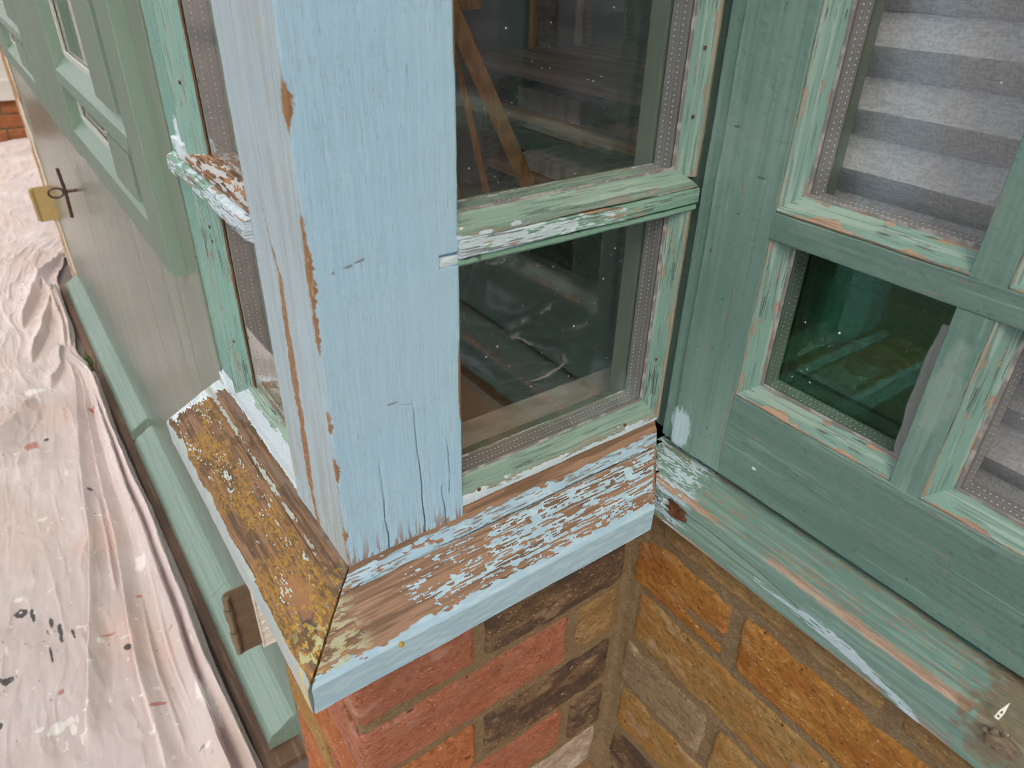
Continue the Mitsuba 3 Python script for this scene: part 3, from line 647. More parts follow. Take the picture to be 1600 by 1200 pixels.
# ---- brick work: the pier under the blue sill, the wall of the return, the pier beyond the doors
CO = [-.016, -.091, -.166, -.242, -.316, -.391, -.466, -.541, -.616]
def bricks(parent, rows):
    for k, (face, c, a, b, mat) in enumerate(rows):
        z1, z0 = CO[c] - .0045, CO[c + 1] + .0045
        dz = RNG.uniform(-.0012, .0012, 2); z1 += dz[0]; z0 += dz[1]
        o = RNG.uniform(-.0012, .0012)
        near = c < 5
        if face == 'front': lo, hi = (a, -.015 + o, z0), (b, .06, z1)
        elif face == 'left': lo, hi = (-.015 + o, a, z0), (.06, b, z1)
        elif face == 'return': lo, hi = (.277 + o, a, z0), (.35, b, z1)
        elif face == 'corner': lo, hi = (-.015 + o, -.015 + o, z0), (a, b, z1)
        else: lo, hi = (-.018 + o, a, z0), (.10, b, z1)
        put('brick', rbox(lo, hi, .0065 if near else .006, .0055 if near else .012, .0016, k + 11), mat, parent, smooth=50)


def mortar(lo, hi, seed, e=.016):
    m = rbox(lo, hi, .003, e, .0011, seed)
    return m
bw = thing('brick_pier', 'reddish brick pier directly under the light blue flaking sill', 'brick pier')
put('mortar', cat([mortar((-.0115, -.0115, ZF), (.30, .07, -.045), 3), mortar((-.0115, .055, ZF), (.07, .212, -.045), 4)]), 'm_mortar', bw, smooth=50)
put('mortar_fillet', prism([(.2655, -.008), (.278, -.0135), (.2795, -.0285), (.29, -.03), (.29, .0)], 'z', ZF, -.052, r=.002, e=.006, wob=.0022, seed=4), 'm_mortar', bw, smooth=50)
bricks(bw, [('front', 0, .0, .105, 'm_brick_red'), ('front', 0, .115, .272, 'm_brick_dark'),
            ('corner', 1, .096, .213, 'm_brick_red'), ('front', 1, .106, .270, 'm_brick_dark'),
            ('corner', 2, .204, .088, 'm_brick_red'), ('front', 2, .214, .268, 'm_brick_brown'), ('left', 2, .098, .213, 'm_brick_rust'),
            ('corner', 3, .0955, .213, 'm_brick_rust'), ('front', 3, .1055, .266, 'm_brick_dark'),
            ('corner', 4, .206, .088, 'm_brick_red'), ('front', 4, .217, .265, 'm_brick_dark'), ('left', 4, .098, .213, 'm_brick_yellow'),
            ('corner', 5, .096, .213, 'm_brick_rust'), ('front', 5, .108, .262, 'm_brick_pale'),
            ('corner', 6, .206, .088, 'm_brick_red'), ('front', 6, .217, .265, 'm_brick_brown'), ('left', 6, .098, .213, 'm_brick_rust'),
            ('corner', 7, .096, .213, 'm_brick_red'), ('front', 7, .108, .262, 'm_brick_dark')])
bs = thing('brick_wall', 'ochre and brown brick wall under the long green sill at lower right', 'brick wall')
put('mortar', mortar((.2803, -1.1, ZF), (.36, -.012, -.045), 5, .016), 'm_mortar', bs, smooth=50)
rw = []
for c, (e0, mats) in {0: (-.045, ['m_brick_brown', 'm_brick_brown', 'm_brick_orange']), 1: (-.018, ['H', 'm_brick_orange', 'm_brick_orange', 'm_brick_yellow']), 2: (-.030, ['m_brick_yellow', 'm_brick_orange', 'm_brick_yellow']), 3: (-.022, ['H', 'm_brick_grey', 'm_brick_yellow', 'm_brick_orange']),
                      4: (-.026, ['m_brick_yellow', 'm_brick_brown', 'm_brick_yellow']), 5: (-.022, ['H', 'm_brick_dark', 'm_brick_yellow', 'm_brick_brown']), 6: (-.03, ['m_brick_brown', 'm_brick_yellow', 'm_brick_orange']), 7: (-.02, ['H', 'm_brick_yellow', 'm_brick_brown', 'm_brick_yellow'])}.items():
    y = e0
    head = mats[0] == 'H'
    for k, mname in enumerate([m for m in mats if m != 'H']):
        ln = .113 if head and k == 0 else .215
        rw.append(('return', c, y - ln, y, mname)); y -= ln + .0115
bricks(bs, rw)
# the pier at the far side of the doors, with a white sill on it
bf = thing('garden_wall', 'white rendered wall with an orange brick foot at the far left beyond the doors', 'wall')
put('render', box((-.55, 4.455, -.405), (.9, 4.70, 1.5), r=.004, wob=0), 'm_white_stone', bf, smooth=20)
put('drip_course', box((-.55, 4.435, -.405), (.9, 4.4545, -.30), r=.006, wob=.0), 'm_white_stone', bf, smooth=20)
put('mortar', box((-.55, 4.475, ZF), (.9, 4.69, -.406), wob=0), 'm_mortar', bf, smooth=20)
for c in range(3):
    for i in range(4):
        x = .45 - .226 * i - (.11 if c % 2 else 0)
        put('brick', rbox((x - .215, 4.468, ZF + .0715 * c + .004), (x, 4.52, ZF + .0715 * (c + 1) - .004), .005, .03, .0012, c * 31 + i), 'm_brick_rust', bf, smooth=50)

# ---- upper wall, roof and room (they close the porch so that its inside is dim)
put('lintel_wall', cat([box((.0, -.004, HT), (.31, .09, 2.25), wob=0), box((.0, .0, HT), (.09, 2.2, 2.25), wob=0), box((.30, -1.5, HT), (.39, .0, 2.25), wob=0)]), 'm_render', None, smooth=False, label='plain wall above the windows and doors, out of view', category='wall')
put('roof', box((-.10, -1.55, 2.25), (3.6, 2.3, 2.33), wob=0), 'm_room_wall', None, smooth=False, label='flat roof over the porch room, out of view', category='roof')
put('room_wall', cat([box((3.3, -1.5, ZF), (3.4, 2.22, 2.25), wob=0), box((.0645, 2.155, ZF), (3.3, 2.225, 2.25), wob=0), box((.39, -1.6, ZF), (3.3, -1.5, 2.25), wob=0), box((.31, -1.5, ZF), (.38, -1.305, 1.55), wob=0)]), 'm_room_wall', None, smooth=False, label='pale grey wall of the room seen dimly behind the upper window', category='wall')
put('floor', box((.09, -1.5, ZF - .02), (3.4, 2.22, ZF + .012), wob=0), 'm_room_floor', None, smooth=False, kind='structure', label='grey floor of the room behind the glass')
put('far_wall', box((-9, 8.2, ZF), (-2.4, 8.4, 1.1), wob=0), 'm_garden_brick', None, smooth=False, label='red brick wall at the end of the garden, mirrored in the door glass', category='wall')
hv, hf = [], []
for i in range(2600):
    c = np.array([RNG.uniform(-9, -2.4), RNG.uniform(7.7, 8.15), ZF + RNG.beta(2, 2) * 1.1]); a, b = RNG.normal(size=(2, 3)) * .07
    hv += [c - a, c + b, c + a, c - b]; hf.append([4 * i, 4 * i + 1, 4 * i + 2, 4 * i + 3])
put('hedge', (np.array(hv), np.array(hf)), 'm_hedge', None, smooth=False, kind='stuff', label='low green hedge in front of the garden wall')

# ------------------------------------------------------------------ the corner post and the sills
pm = man(prism([(0, 0), (.095, 0), (.095, .095), (0, .095)], 'z', -.02, HT, r=.0018, e=.012, wob=.0004, seed=2))
notch = man(box((.0805, -.01, .2065), (.110, .0042, .2158), r=.0004, wob=0))
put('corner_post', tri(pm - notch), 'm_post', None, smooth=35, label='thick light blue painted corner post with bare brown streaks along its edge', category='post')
put('paint_scrap', rbox((.0815, .0008, .2068), (.0945, .0036, .2128), .001, .002, .0007, 5), 'm_filler', None, label='small pale scrap of filler in the notch of the blue post', category='filler')
SP = [(.050, .010), (.020, .010), (.003, .0092), (.0004, .0030), (-.0125, -.0028), (-.0138, -.0042), (-.0150, -.0038), (-.053, -.0245), (-.0555, -.027), (-.055, -.052), (.050, -.052)]
put('window_sill', prism(SP, 'x', lambda u, v: u + .0011 + .0030 * meshkit.noise(np.stack([u * 110, v * 60, u * 0], -1), 2) * np.clip((-u - .012) / .03, 0, 1), lambda u, v: np.minimum(.3025 + .96 * u, .3015), r=.0007, e=.003, wob=.0005, seed=21), 'm_sill_front', None,
    label='light blue sill with flaking paint and bare brown wood under the blue post', category='window sill')
put('window_sill', prism(SP, 'y', lambda u, v: u + .0009, .2995, r=.0007, e=.003, wob=.0007, seed=22), 'm_sill_side', None,
    label='bare brown sill with ochre lichen along the left side of the blue post', category='window sill')
def flakes(s0, s1, d0, d1, mask, place, res=.00046, thick=.0003, curl=.0007, seed=1):
    """a broken coat of paint with thickness and lifted edges; place(s, d) -> points on the board, and the board's outward normal"""
    from scipy import ndimage
    S, D = np.meshgrid(np.arange(s0, s1, res), np.arange(d0, d1, res), indexing='ij')
    on = mask(S, D)
    cell = on[:-1, :-1] & on[1:, :-1] & on[:-1, 1:] & on[1:, 1:]
    dist = ndimage.distance_transform_edt(on) * res
    n = meshkit.fbm(np.stack([S * 90, D * 160, 0 * S + seed], -1), 2, seed)
    h = thick * (.6 + .8 * n) + curl * np.exp(-dist / .0011) * np.clip(n - .38, 0, 1) * 3.2
    P, nrm = place(S, D)
    top, bot = (P + nrm * h[..., None]).reshape(-1, 3), (P - nrm * .0004).reshape(-1, 3)
    N, W_ = len(top), S.shape[1]
    i, j = np.nonzero(cell)
    q = [np.stack([i * W_ + j, (i + 1) * W_ + j, (i + 1) * W_ + j + 1, i * W_ + j + 1], 1)]
    pad = np.pad(cell, 1)
    for di, dj, e0, e1 in ((-1, 0, (0, 0), (0, 1)), (1, 0, (1, 1), (1, 0)), (0, -1, (1, 0), (0, 0)), (0, 1, (0, 1), (1, 1))):
        u, v = np.nonzero(cell & ~pad[1 + di:pad.shape[0] - 1 + di, 1 + dj:pad.shape[1] - 1 + dj])
        A_, B_ = (u + e0[0]) * W_ + v + e0[1], (u + e1[0]) * W_ + v + e1[1]
        q.append(np.stack([A_, B_, B_ + N, A_ + N], 1))
    q = np.vstack(q)
    m = trimesh.Trimesh(np.vstack([top, bot]), np.vstack([q[:, [0, 1, 2]], q[:, [0, 2, 3]]]), process=False)
    m.remove_unreferenced_vertices()
    if (m.face_normals[:len(i)] @ nrm).mean() < 0:
        m.invert()
    return m
K = math.hypot(1, .5447)
def on_front(S, D):
    P = np.stack([S, -D, -.0038 - (D - .015) * .5447], -1)
    return wobble(P.reshape(-1, 3), .0005, 21).reshape(P.shape), np.array([0, -.5447 / K, 1 / K])
def on_side(S, D):
    P = np.stack([-D, S, -.0038 - (D - .015) * .5447], -1)
    return wobble(P.reshape(-1, 3), .0007, 22).reshape(P.shape), np.array([-.5447 / K, 0, 1 / K])
def nz(x, y, k, o=0, sd=1):
    q = np.stack([x, y, 0 * x + k], -1)
    return meshkit.fbm(q, o, sd) if o else meshkit.noise(q, sd)
def sst(a, b, x):
    t = np.clip((x - a) / (b - a), 0, 1); return t * t * (3 - 2 * t)
def front_coat(S, D):
    n1 = nz(S * 40, D * 180, 1.3, 4); n2 = nz(S * 330, D * 1100, 2.); n3 = nz(S * 120 + 7, D * 420, 2.2)
    b = sst(.03, .20, S) * .15 - .085 + .13 * np.exp(-((D - .041 + (S - .06) * .03) / .007) ** 2) * sst(.0, .06, S) * sst(.24, .15, S)
    b = b - .20 * np.exp(-((D - .0478) / .0034) ** 2) * (.45 + n3 * .8) - .32 * sst(.035, .0, S) * sst(.012, .02, D)
    split = np.maximum(nz(S * 70 + n2 * .8, D * 1150, 5.) - .70, nz(S * 150, D * 1500 + n1 * 2, 9.) - .74) > 0
    return (n1 * .50 + n2 * .20 + n3 * .20 + nz(S * 210, D * 900, 4.4) * .10 + b + .045 * sst(.08, .20, S) > .412) & ~split & (S > -D + .004) & (S < .3000 - .97 * D)
def side_coat(S, D):
    n1 = nz(S * 60 + 5, D * 260, 3.3, 4); n2 = nz(S * 330, D * 1100, 2.)
    b = .09 * np.exp(-((S - .245) / .03) ** 2) * np.exp(-((D - .048) / .004) ** 2) + .075 * np.exp(-((D - .036 - (S - .19) * .06) / .005) ** 2) * np.exp(-((S - .19) / .03) ** 2) + .05 * np.exp(-((D - .022) / .004) ** 2) * np.exp(-((S - .09) / .06) ** 2)
    return (n1 * .7 + n2 * .3 + b > .665) & (S > -D + .006)
put('paint_flakes', flakes(-.05, .302, .0160, .0500, front_coat, on_front), 'm_flake', 'window_sill', smooth=40, kind='stuff', label='flaking light blue paint')
put('paint_flakes', flakes(-.03, .296, .0165, .0510, side_coat, on_side, seed=5), 'm_flake_pale', 'window_sill_001', smooth=40, kind='stuff', label='last pale flakes of paint')
S3 = [(.36, -.0095), (.306, -.0100), (.2655, -.0122), (.2632, -.0142), (.2635, -.049), (.266, -.0515), (.36, -.0515)]
sill3 = prism(S3, 'y', -1.2, lambda u, v: np.minimum(u - .3045, -.0015), r=.0008, e=.003, wob=.0006, seed=23)
hole = trimesh.creation.icosphere(4, 1.0)
hole.vertices *= (1 + .8 * (meshkit.fbm(hole.vertices * 2.2, 3, 4) - .5))[:, None]
hole.vertices = hole.vertices * (.0052, .0125, .0072) + (.2632, -.0600, -.0285)
put('window_sill', tri(man(sill3) - man(hole)), 'm_sill_return', None, label='long green sill with worn patches and a rotten hole, along the ochre brick wall', category='window sill')


# ------------------------------------------------------------------ windows
def uvb(axis, edge):
    """uv for beads: (along, distance from the glass edge line given in the two other axes)"""
    ax = 'xyz'.index(axis); o = [i for i in range(3) if i != ax]
    return lambda V: np.stack([V[:, ax], np.hypot(V[:, o[0]] - edge[0], V[:, o[1]] - edge[1])], 1)
def uvs(axis, dep, d0):
    ax, dp = 'xyz'.index(axis), 'xyz'.index(dep)
    return lambda V: np.stack([V[:, ax], V[:, dp] - d0], 1)


def specks(n, plane, at, r0, r1, inside=True):
    out = []
    for i in range(n):
        a, b = RNG.uniform(*r0), RNG.uniform(*r1)
        s = RNG.choice([.00018, .0003, .00045, .0008], p=[.56, .31, .12, .01])
        m = trimesh.creation.icosphere(0, s); m.apply_scale([1, 1, 1]); m.vertices *= RNG.uniform(.6, 1.4, 3)
        m.apply_translation((at, a, b) if plane == 'x' else (a, at, b)); out.append(m)
    return cat(out)


def nail(parent, c, axis, r=.0011):
    m = trimesh.creation.cylinder(r, .0012, sections=9)
    if axis == 'x': m.apply_transform(trimesh.transformations.rotation_matrix(np.pi / 2, [0, 1, 0]))
    if axis == 'y': m.apply_transform(trimesh.transformations.rotation_matrix(np.pi / 2, [1, 0, 0]))
    m.apply_translation(c)
    put('nail', m, 'm_nail', parent, smooth=40)


G2 = .0103        # glass of the front window
wf = thing('window', 'two-pane window between the light blue post and the inner green corner', 'window')
for (z0, z1, nm) in ((.236, HT, 'upper'), (.0335, .2015, 'lower')):
    pn = put('pane', quad((.093, G2, z0 - .004), (.2885, G2, z0 - .004), (.2885, G2, z1 + .004), (.093, G2, z1 + .004)), 'm_glass', wf, smooth=False)
    put('pane', quad((.093, G2 + .0195, z0 - .004), (.2885, G2 + .0195, z0 - .004), (.2885, G2 + .0195, z1 + .004), (.093, G2 + .0195, z1 + .004)), 'm_glass', wf, smooth=False)
    put('paint_specks', specks(80 if nm == 'upper' else 75, 'y', G2 - .0003, (.10, .28), (z0 + .005, min(z1, .36))), 'm_speck', wf, smooth=False, kind='stuff', label='pale paint specks on the glass')
    put('spacer', box((.2835, G2 + .0012, z0 - .001), (.2868, G2 + .0165, z1 + .002), r=.0003, wob=0, seg=1), 'm_spacer_z', wf, smooth=20, uvf=uvs('z', 'y', G2 + .0012))
    put('spacer', box((.097, G2 + .0012, z0 - .0035), (.2834, G2 + .0165, z0), r=.0003, wob=0, seg=1), 'm_spacer_x', wf, smooth=20, uvf=uvs('x', 'y', G2 + .0012))
    put('spacer', box((.0985, G2 + .0012, z0 + .0005), (.1015, G2 + .0165, z1 + .002), r=.0003, wob=0, seg=1), 'm_spacer_z', wf, smooth=20, uvf=uvs('z', 'y', G2 + .0012))
    put('gasket', cat([box((.0952, G2 - .0022, z0 - .002), (.0985, G2 - .0004, z1), r=.0005), box((.2846, G2 - .0016, z0 - .002), (.2885, G2 - .0004, z1), r=.0005), box((.0986, G2 - .0016, z0 - .003), (.2845, G2 - .0004, z0 + .0016), r=.0005)]), 'm_gasket', wf)
put('bead', prism([(.2868, G2), (.2875, .0084), (.3022, .0004), (.3046, .0010), (.3046, .03), (.2868, .03)], 'z', .2305, HT, r=.0007, e=.003, seed=31), 'm_bead_z', wf, uvf=uvb('z', (.2868, G2)))
put('bead', prism([(.2868, G2), (.2875, .0084), (.3022, .0004), (.3046, .0010), (.3046, .03), (.2868, .03)], 'z', .012, .2065, r=.0007, e=.003, seed=32), 'm_bead_z', wf, uvf=uvb('z', (.2868, G2)))
put('bead', prism([(G2, .0335), (.0085, .0335), (.0012, .0170), (.0008, .0105), (.03, .0105), (.03, .0335)], 'x', .093, lambda u, v: .2875 + np.clip((.0335 - v) * .72, 0, .0165), r=.0007, e=.003, wob=.0005, seed=33), 'm_bead_x', wf, uvf=uvb('x', (G2, .0335)))
put('bead', prism([(G2, .2362), (.0088, .2362), (-.0018, .2288), (-.0022, .2232), (.03, .2232), (.03, .2362)], 'x', .093, lambda u, v: .2875 + np.clip((.2362 - v) * 1.3, 0, .0172), r=.0007, e=.003, wob=.0005, seed=34), 'm_bead_x', wf, uvf=uvb('x', (G2, .2362)))
put('transom', prism([(-.0026, .2222), (-.0032, .2112), (.0004, .2106), (.03, .2106), (.03, .2222)], 'x', .0945, .3056, r=.0008, e=.003, wob=.0005, seed=35), 'm_lip', wf)
put('drip_lip', prism([(-.0006, .2097), (-.0010, .2062), (.0018, .2040), (.03, .2040), (.03, .2097)], 'x', .0945, .3062, r=.0006, e=.003, wob=.0004, seed=36), 'm_green_x', wf)
put('inner_frame', cat([box((.2845, .0315, -.03), (.34, .050, HT), r=.003), box((.095, .0315, .2035), (.2844, .050, .2305), r=.003), box((.095, .0315, -.03), (.2844, .050, .0235), r=.003)]), 'm_inner_green', wf)
for c in ((.2935, .0040, .2735), (.2945, .0032, .318), (.2930, .0043, .075)): nail(wf, c, 'y')
for c in ((.110, .0014, .0195), (.262, .0016, .020)): nail(wf, c, 'y', .0014)
put('splinter', rbox((.0950, -.0010, .2215), (.0978, .002, .2300), .0008, .0012, .0010, 8), 'm_bare_edge', wf)

ws = thing('window', 'narrow side window to the left of the blue post, beside the glossy green door', 'window')
G1 = .0105
for (z0, z1) in ((.2395, HT), (.0400, .2060)):
    put('pane', quad((G1, .093, z0 - .004), (G1, .209, z0 - .004), (G1, .209, z1 + .004), (G1, .093, z1 + .004)), 'm_glass', ws, smooth=False)
    put('spacer', box((G1 + .0012, .2035, z0 - .001), (G1 + .0165, .2066, z1 + .002), r=.0003, wob=0, seg=1), 'm_spacer_z', ws, smooth=20, uvf=uvs('z', 'x', G1 + .0012))
    put('spacer', box((G1 + .0012, .097, z0 - .0035), (G1 + .0165, .2034, z0), r=.0003, wob=0, seg=1), 'm_spacer_y', ws, smooth=20, uvf=uvs('y', 'x', G1 + .0012))
    put('gasket', box((G1 - .0008, .2030, z0 - .002), (G1 - .0002, .2085, z1), r=.0002), 'm_nail', ws)
for (z0, z1, sd) in ((.2275, HT, 41), (.010, .2095, 42)):
    put('bead', prism([(G1, .2068), (.0085, .2075), (.0, .2405), (.0016, .2440), (.04, .2440), (.04, .2068)], 'z', z0, z1, r=.0007, e=.004, wob=.0005, seed=sd), 'm_bead_left', ws, uvf=uvb('z', (G1, .2068)))
put('jamb', prism([(.0022, .2440), (.0018, .2845), (.05, .2845), (.05, .2440)], 'z', .004, HT, r=.0008, e=.006, wob=.0006, seed=43), 'm_green_left', ws)
put('bead', prism([(G1, .2395), (.0088, .2395), (.0005, .2345), (-.0006, .2282), (.03, .2282), (.03, .2395)], 'y', .093, .2400, r=.0007, e=.003, wob=.0012, seed=44), 'm_rough_bead', ws, label='weathered brown bead with grey flakes')
put('transom', prism([(.004, .2276), (-.0042, .2244), (-.0048, .2125), (.002, .2085), (.03, .2085), (.03, .2276)], 'y', .0935, .2840, r=.0008, e=.003, wob=.0006, seed=45), 'm_lip', ws)
put('bead', prism([(G1, .0400), (.0088, .0400), (.0005, .0190), (.0002, .0105), (.03, .0105), (.03, .0400)], 'y', .093, .2838, r=.0007, e=.003, wob=.0006, seed=46), 'm_bead_left_low', ws, uvf=uvb('y', (G1, .0400)))
put('inner_frame', cat([box((.0315, .2040, -.03), (.075, .285, HT), r=.003), box((.0315, .095, .2085), (.075, .2039, .2345), r=.003), box((.0315, .095, -.03), (.06, .2039, .035), r=.003)]), 'm_inner_green', ws)
put('filler_dab', rbox((-.0016, .236, .2275), (.0045, .266, .2425), .002, .002, .0022, 9), 'm_filler', ws)
put('filler_dab', rbox((-.0015, .262, .0075), (.0030, .290, .0185), .0015, .003, .0020, 10), 'm_filler', ws)
for c in ((.0040, .2240, .286), (.0040, .2235, .1805), (.0040, .2245, .1685), (.0043, .2230, .0790)): nail(ws, c, 'x', .0013)

# the return window (own depth axis: x from W)
wr = thing('window', 'green framed window on the right with a striped blind and a small green pane', 'window')
G3 = W + .0125
put('corner_strip', prism([(W + .0042, -.0168), (W + .0042, -.0030), (W + .012, -.0024), (W + .013, .045), (W + .06, .045), (W + .06, -.0168)], 'z', -.003, HT, r=.0008, e=.006, wob=.0005, seed=51), 'm_green_z', wr)
put('stile', prism([(W, -.0715), (W, -.0172), (W + .05, -.0172), (W + .05, -.0715)], 'z', -.0018, HT, r=.0012, e=.006, wob=.0005, seed=52), 'm_green_z', wr)
put('bottom_rail', prism([(W - .0003, -.0020), (W - .0003, .0763), (W + .05, .0763), (W + .05, -.0020)], 'y', -1.25, -.0716, r=.0014, e=.006, wob=.0006, seed=53), 'm_green_y', wr)
put('transom', prism([(W - .0006, .2047), (W - .0006, .2236), (W + .05, .2236), (W + .05, .2047)], 'y', -1.25, -.0716, r=.0011, e=.004, wob=.0005, seed=54), 'm_green_y', wr)
for (z0, z1) in ((.0762, .2046), (.2237, HT)):
    put('muntin', prism([(W - .0001, -.2213), (W - .0001, -.2004), (W + .03, -.2004), (W + .03, -.2213)], 'z', z0, z1, r=.0010, e=.004, wob=.0005, seed=int(z0 * 1000)), 'm_green_z', wr)
    put('muntin', prism([(W - .0001, -.3705), (W - .0001, -.3495), (W + .03, -.3495), (W + .03, -.3705)], 'z', z0, z1, r=.0010, e=.004, wob=.0005, seed=int(z0 * 1000) + 1), 'm_green_z', wr)
put('outer_stile', box((W, -1.25, .0764), (W + .05, -.3706, HT), r=.002), 'm_green_z', wr)
for k, (ya, yb, z0, z1) in enumerate(((-.0715, -.2004, .0763, .2046), (-.0715, -.2004, .2237, HT), (-.2213, -.3495, .0763, .2046), (-.2213, -.3495, .2237, HT))):
    low = z0 < .1
    zb = z0 + .0122
    put('bead', prism([(G3, ya - .0128), (G3 - .0018, ya - .0128), (W + .0006, ya - .0012), (W + .0006, ya), (W + .03, ya), (W + .03, ya - .0128)], 'z', z0 + .0006, z1, r=.0006, e=.003, wob=.0004, seed=60 + k), 'm_bead_z', wr, uvf=uvb('z', (G3, ya - .0128)))
    put('bead', prism([(G3, zb), (G3 - .0018, zb), (W + .0002, z0 + .0016), (W + .0006, z0), (W + .03, z0), (W + .03, zb)], 'y', yb + .0004, lambda u, v, ya=ya: ya - np.clip((u - W) * 1.0, 0, .0124), r=.0006, e=.003, wob=.0005, seed=70 + k), 'm_bead_y', wr, uvf=uvb('y', (G3, zb)))
    green = low and ya > -.1
    put('pane', quad((G3 - .0002, ya, z0), (G3 - .0002, yb, z0), (G3 - .0002, yb, z1), (G3 - .0002, ya, z1)), 'm_glass_tint' if green else 'm_glass', wr, smooth=False)
    put('pane', quad((G3 + .0185, ya, z0), (G3 + .0185, yb, z0), (G3 + .0185, yb, z1), (G3 + .0185, ya, z1)), 'm_glass_green' if green else 'm_glass', wr, smooth=False, **({'label': 'small dark green glass pane'} if green else {}))
    put('spacer', box((G3 + .0012, ya - .0160, zb - .001), (G3 + .0165, ya - .0134, z1), r=.0003, wob=0, seg=1), 'm_spacer_z', wr, smooth=20, uvf=uvs('z', 'x', G3 + .0012))
    put('spacer', box((G3 + .0012, yb + .002, zb - .0022), (G3 + .0165, ya - .0161, zb + .0006), r=.0003, wob=0, seg=1), 'm_spacer_y', wr, smooth=20, uvf=uvs('y', 'x', G3 + .0012))
    put('gasket', cat([box((G3 - .0014, ya - .0152, zb), (G3 - .0004, ya - .0126, z1), r=.0004), box((G3 - .0014, yb + .001, zb - .0006), (G3 - .0004, ya - .0152, zb + .0022), r=.0004)]), 'm_gasket', wr)
    put('paint_specks', specks(35, 'x', G3 - .0005, (yb + .002, ya - .017), (zb + .004, min(z1, .36))), 'm_speck', wr, smooth=False, kind='stuff', label='pale specks on the glass')
sv = []
for t in np.linspace(0, 1, 26):
    z = .090 + t * .098; w_ = .0022 * math.sin(math.pi * (.10 + .84 * t)) ** .7 + .0002 * math.sin(t * 19)
    sv.append((z, w_))
pts = [(-.1975 + 0 * z, z) for z, w_ in sv] + [(-.1948 + 1.9 * w_, z) for z, w_ in sv[::-1]]
put('sealant_smear', prism([(a, b) for a, b in pts], 'x', G3 - .0026, G3 - .0003, r=.0003, e=.003, seg=2, wob=.0004), 'm_sealant', wr, label='grey sealant smeared beside the small green pane')
put('inner_frame', cat([box((W + .0335, -.0860, .06), (W + .0440, -.0718, HT), r=.001), box((W + .0302, -.2175, .0764), (W + .0435, -.2025, .2046), r=.002), box((W + .0302, -.2175, .2237), (W + .0435, -.2025, HT), r=.002), box((W + .0335, -1.2, .206), (W + .0430, -.0865, .222), r=.002)]), 'm_inner_green', wr)

# pleated blind behind the return window: one grey cloth folded to and fro, its pleats facing up and down by turns
BX, PITCH, PD = W + .062, .0378, .0165
bl = thing('blind', 'grey pleated fabric blind behind the glass of the right hand window', 'blind')
z = .3445 + PITCH * 6
k = 0
while z > -.02:
    zp, zb_ = z - .0180, z - PITCH            # the fold towards the glass, the fold towards the room
    def cloth_strip(za, xa, zc, xc):
        t = np.linspace(0, 1, 6); sag = .0007 * np.sin(np.pi * t)
        zz_, xx = za + (zc - za) * t, xa + (xc - xa) * t
        return [(x_ - s_, z_) for x_, z_, s_ in zip(xx, zz_, sag)] + [(x_ + .0009 - s_, z_) for x_, z_, s_ in zip(xx[::-1], zz_[::-1], sag)]
    put('pleat', cat([prism(cloth_strip(z, BX, zp, BX - PD), 'y', -.60, -.068, r=0, e=.004, wob=.0008, seed=k, seg=40), prism(cloth_strip(zp, BX - PD, zb_, BX), 'y', -.60, -.068, r=0, e=.004, wob=.0008, seed=k, seg=40)]), 'm_blind', bl, smooth=30)
    z = zb_; k += 1
put('head_cloth', box((BX, -.60, .3445 + PITCH * 6 + .001), (BX + .0008, -.068, HT + .05), r=.0002, wob=.0004), 'm_blind', bl)

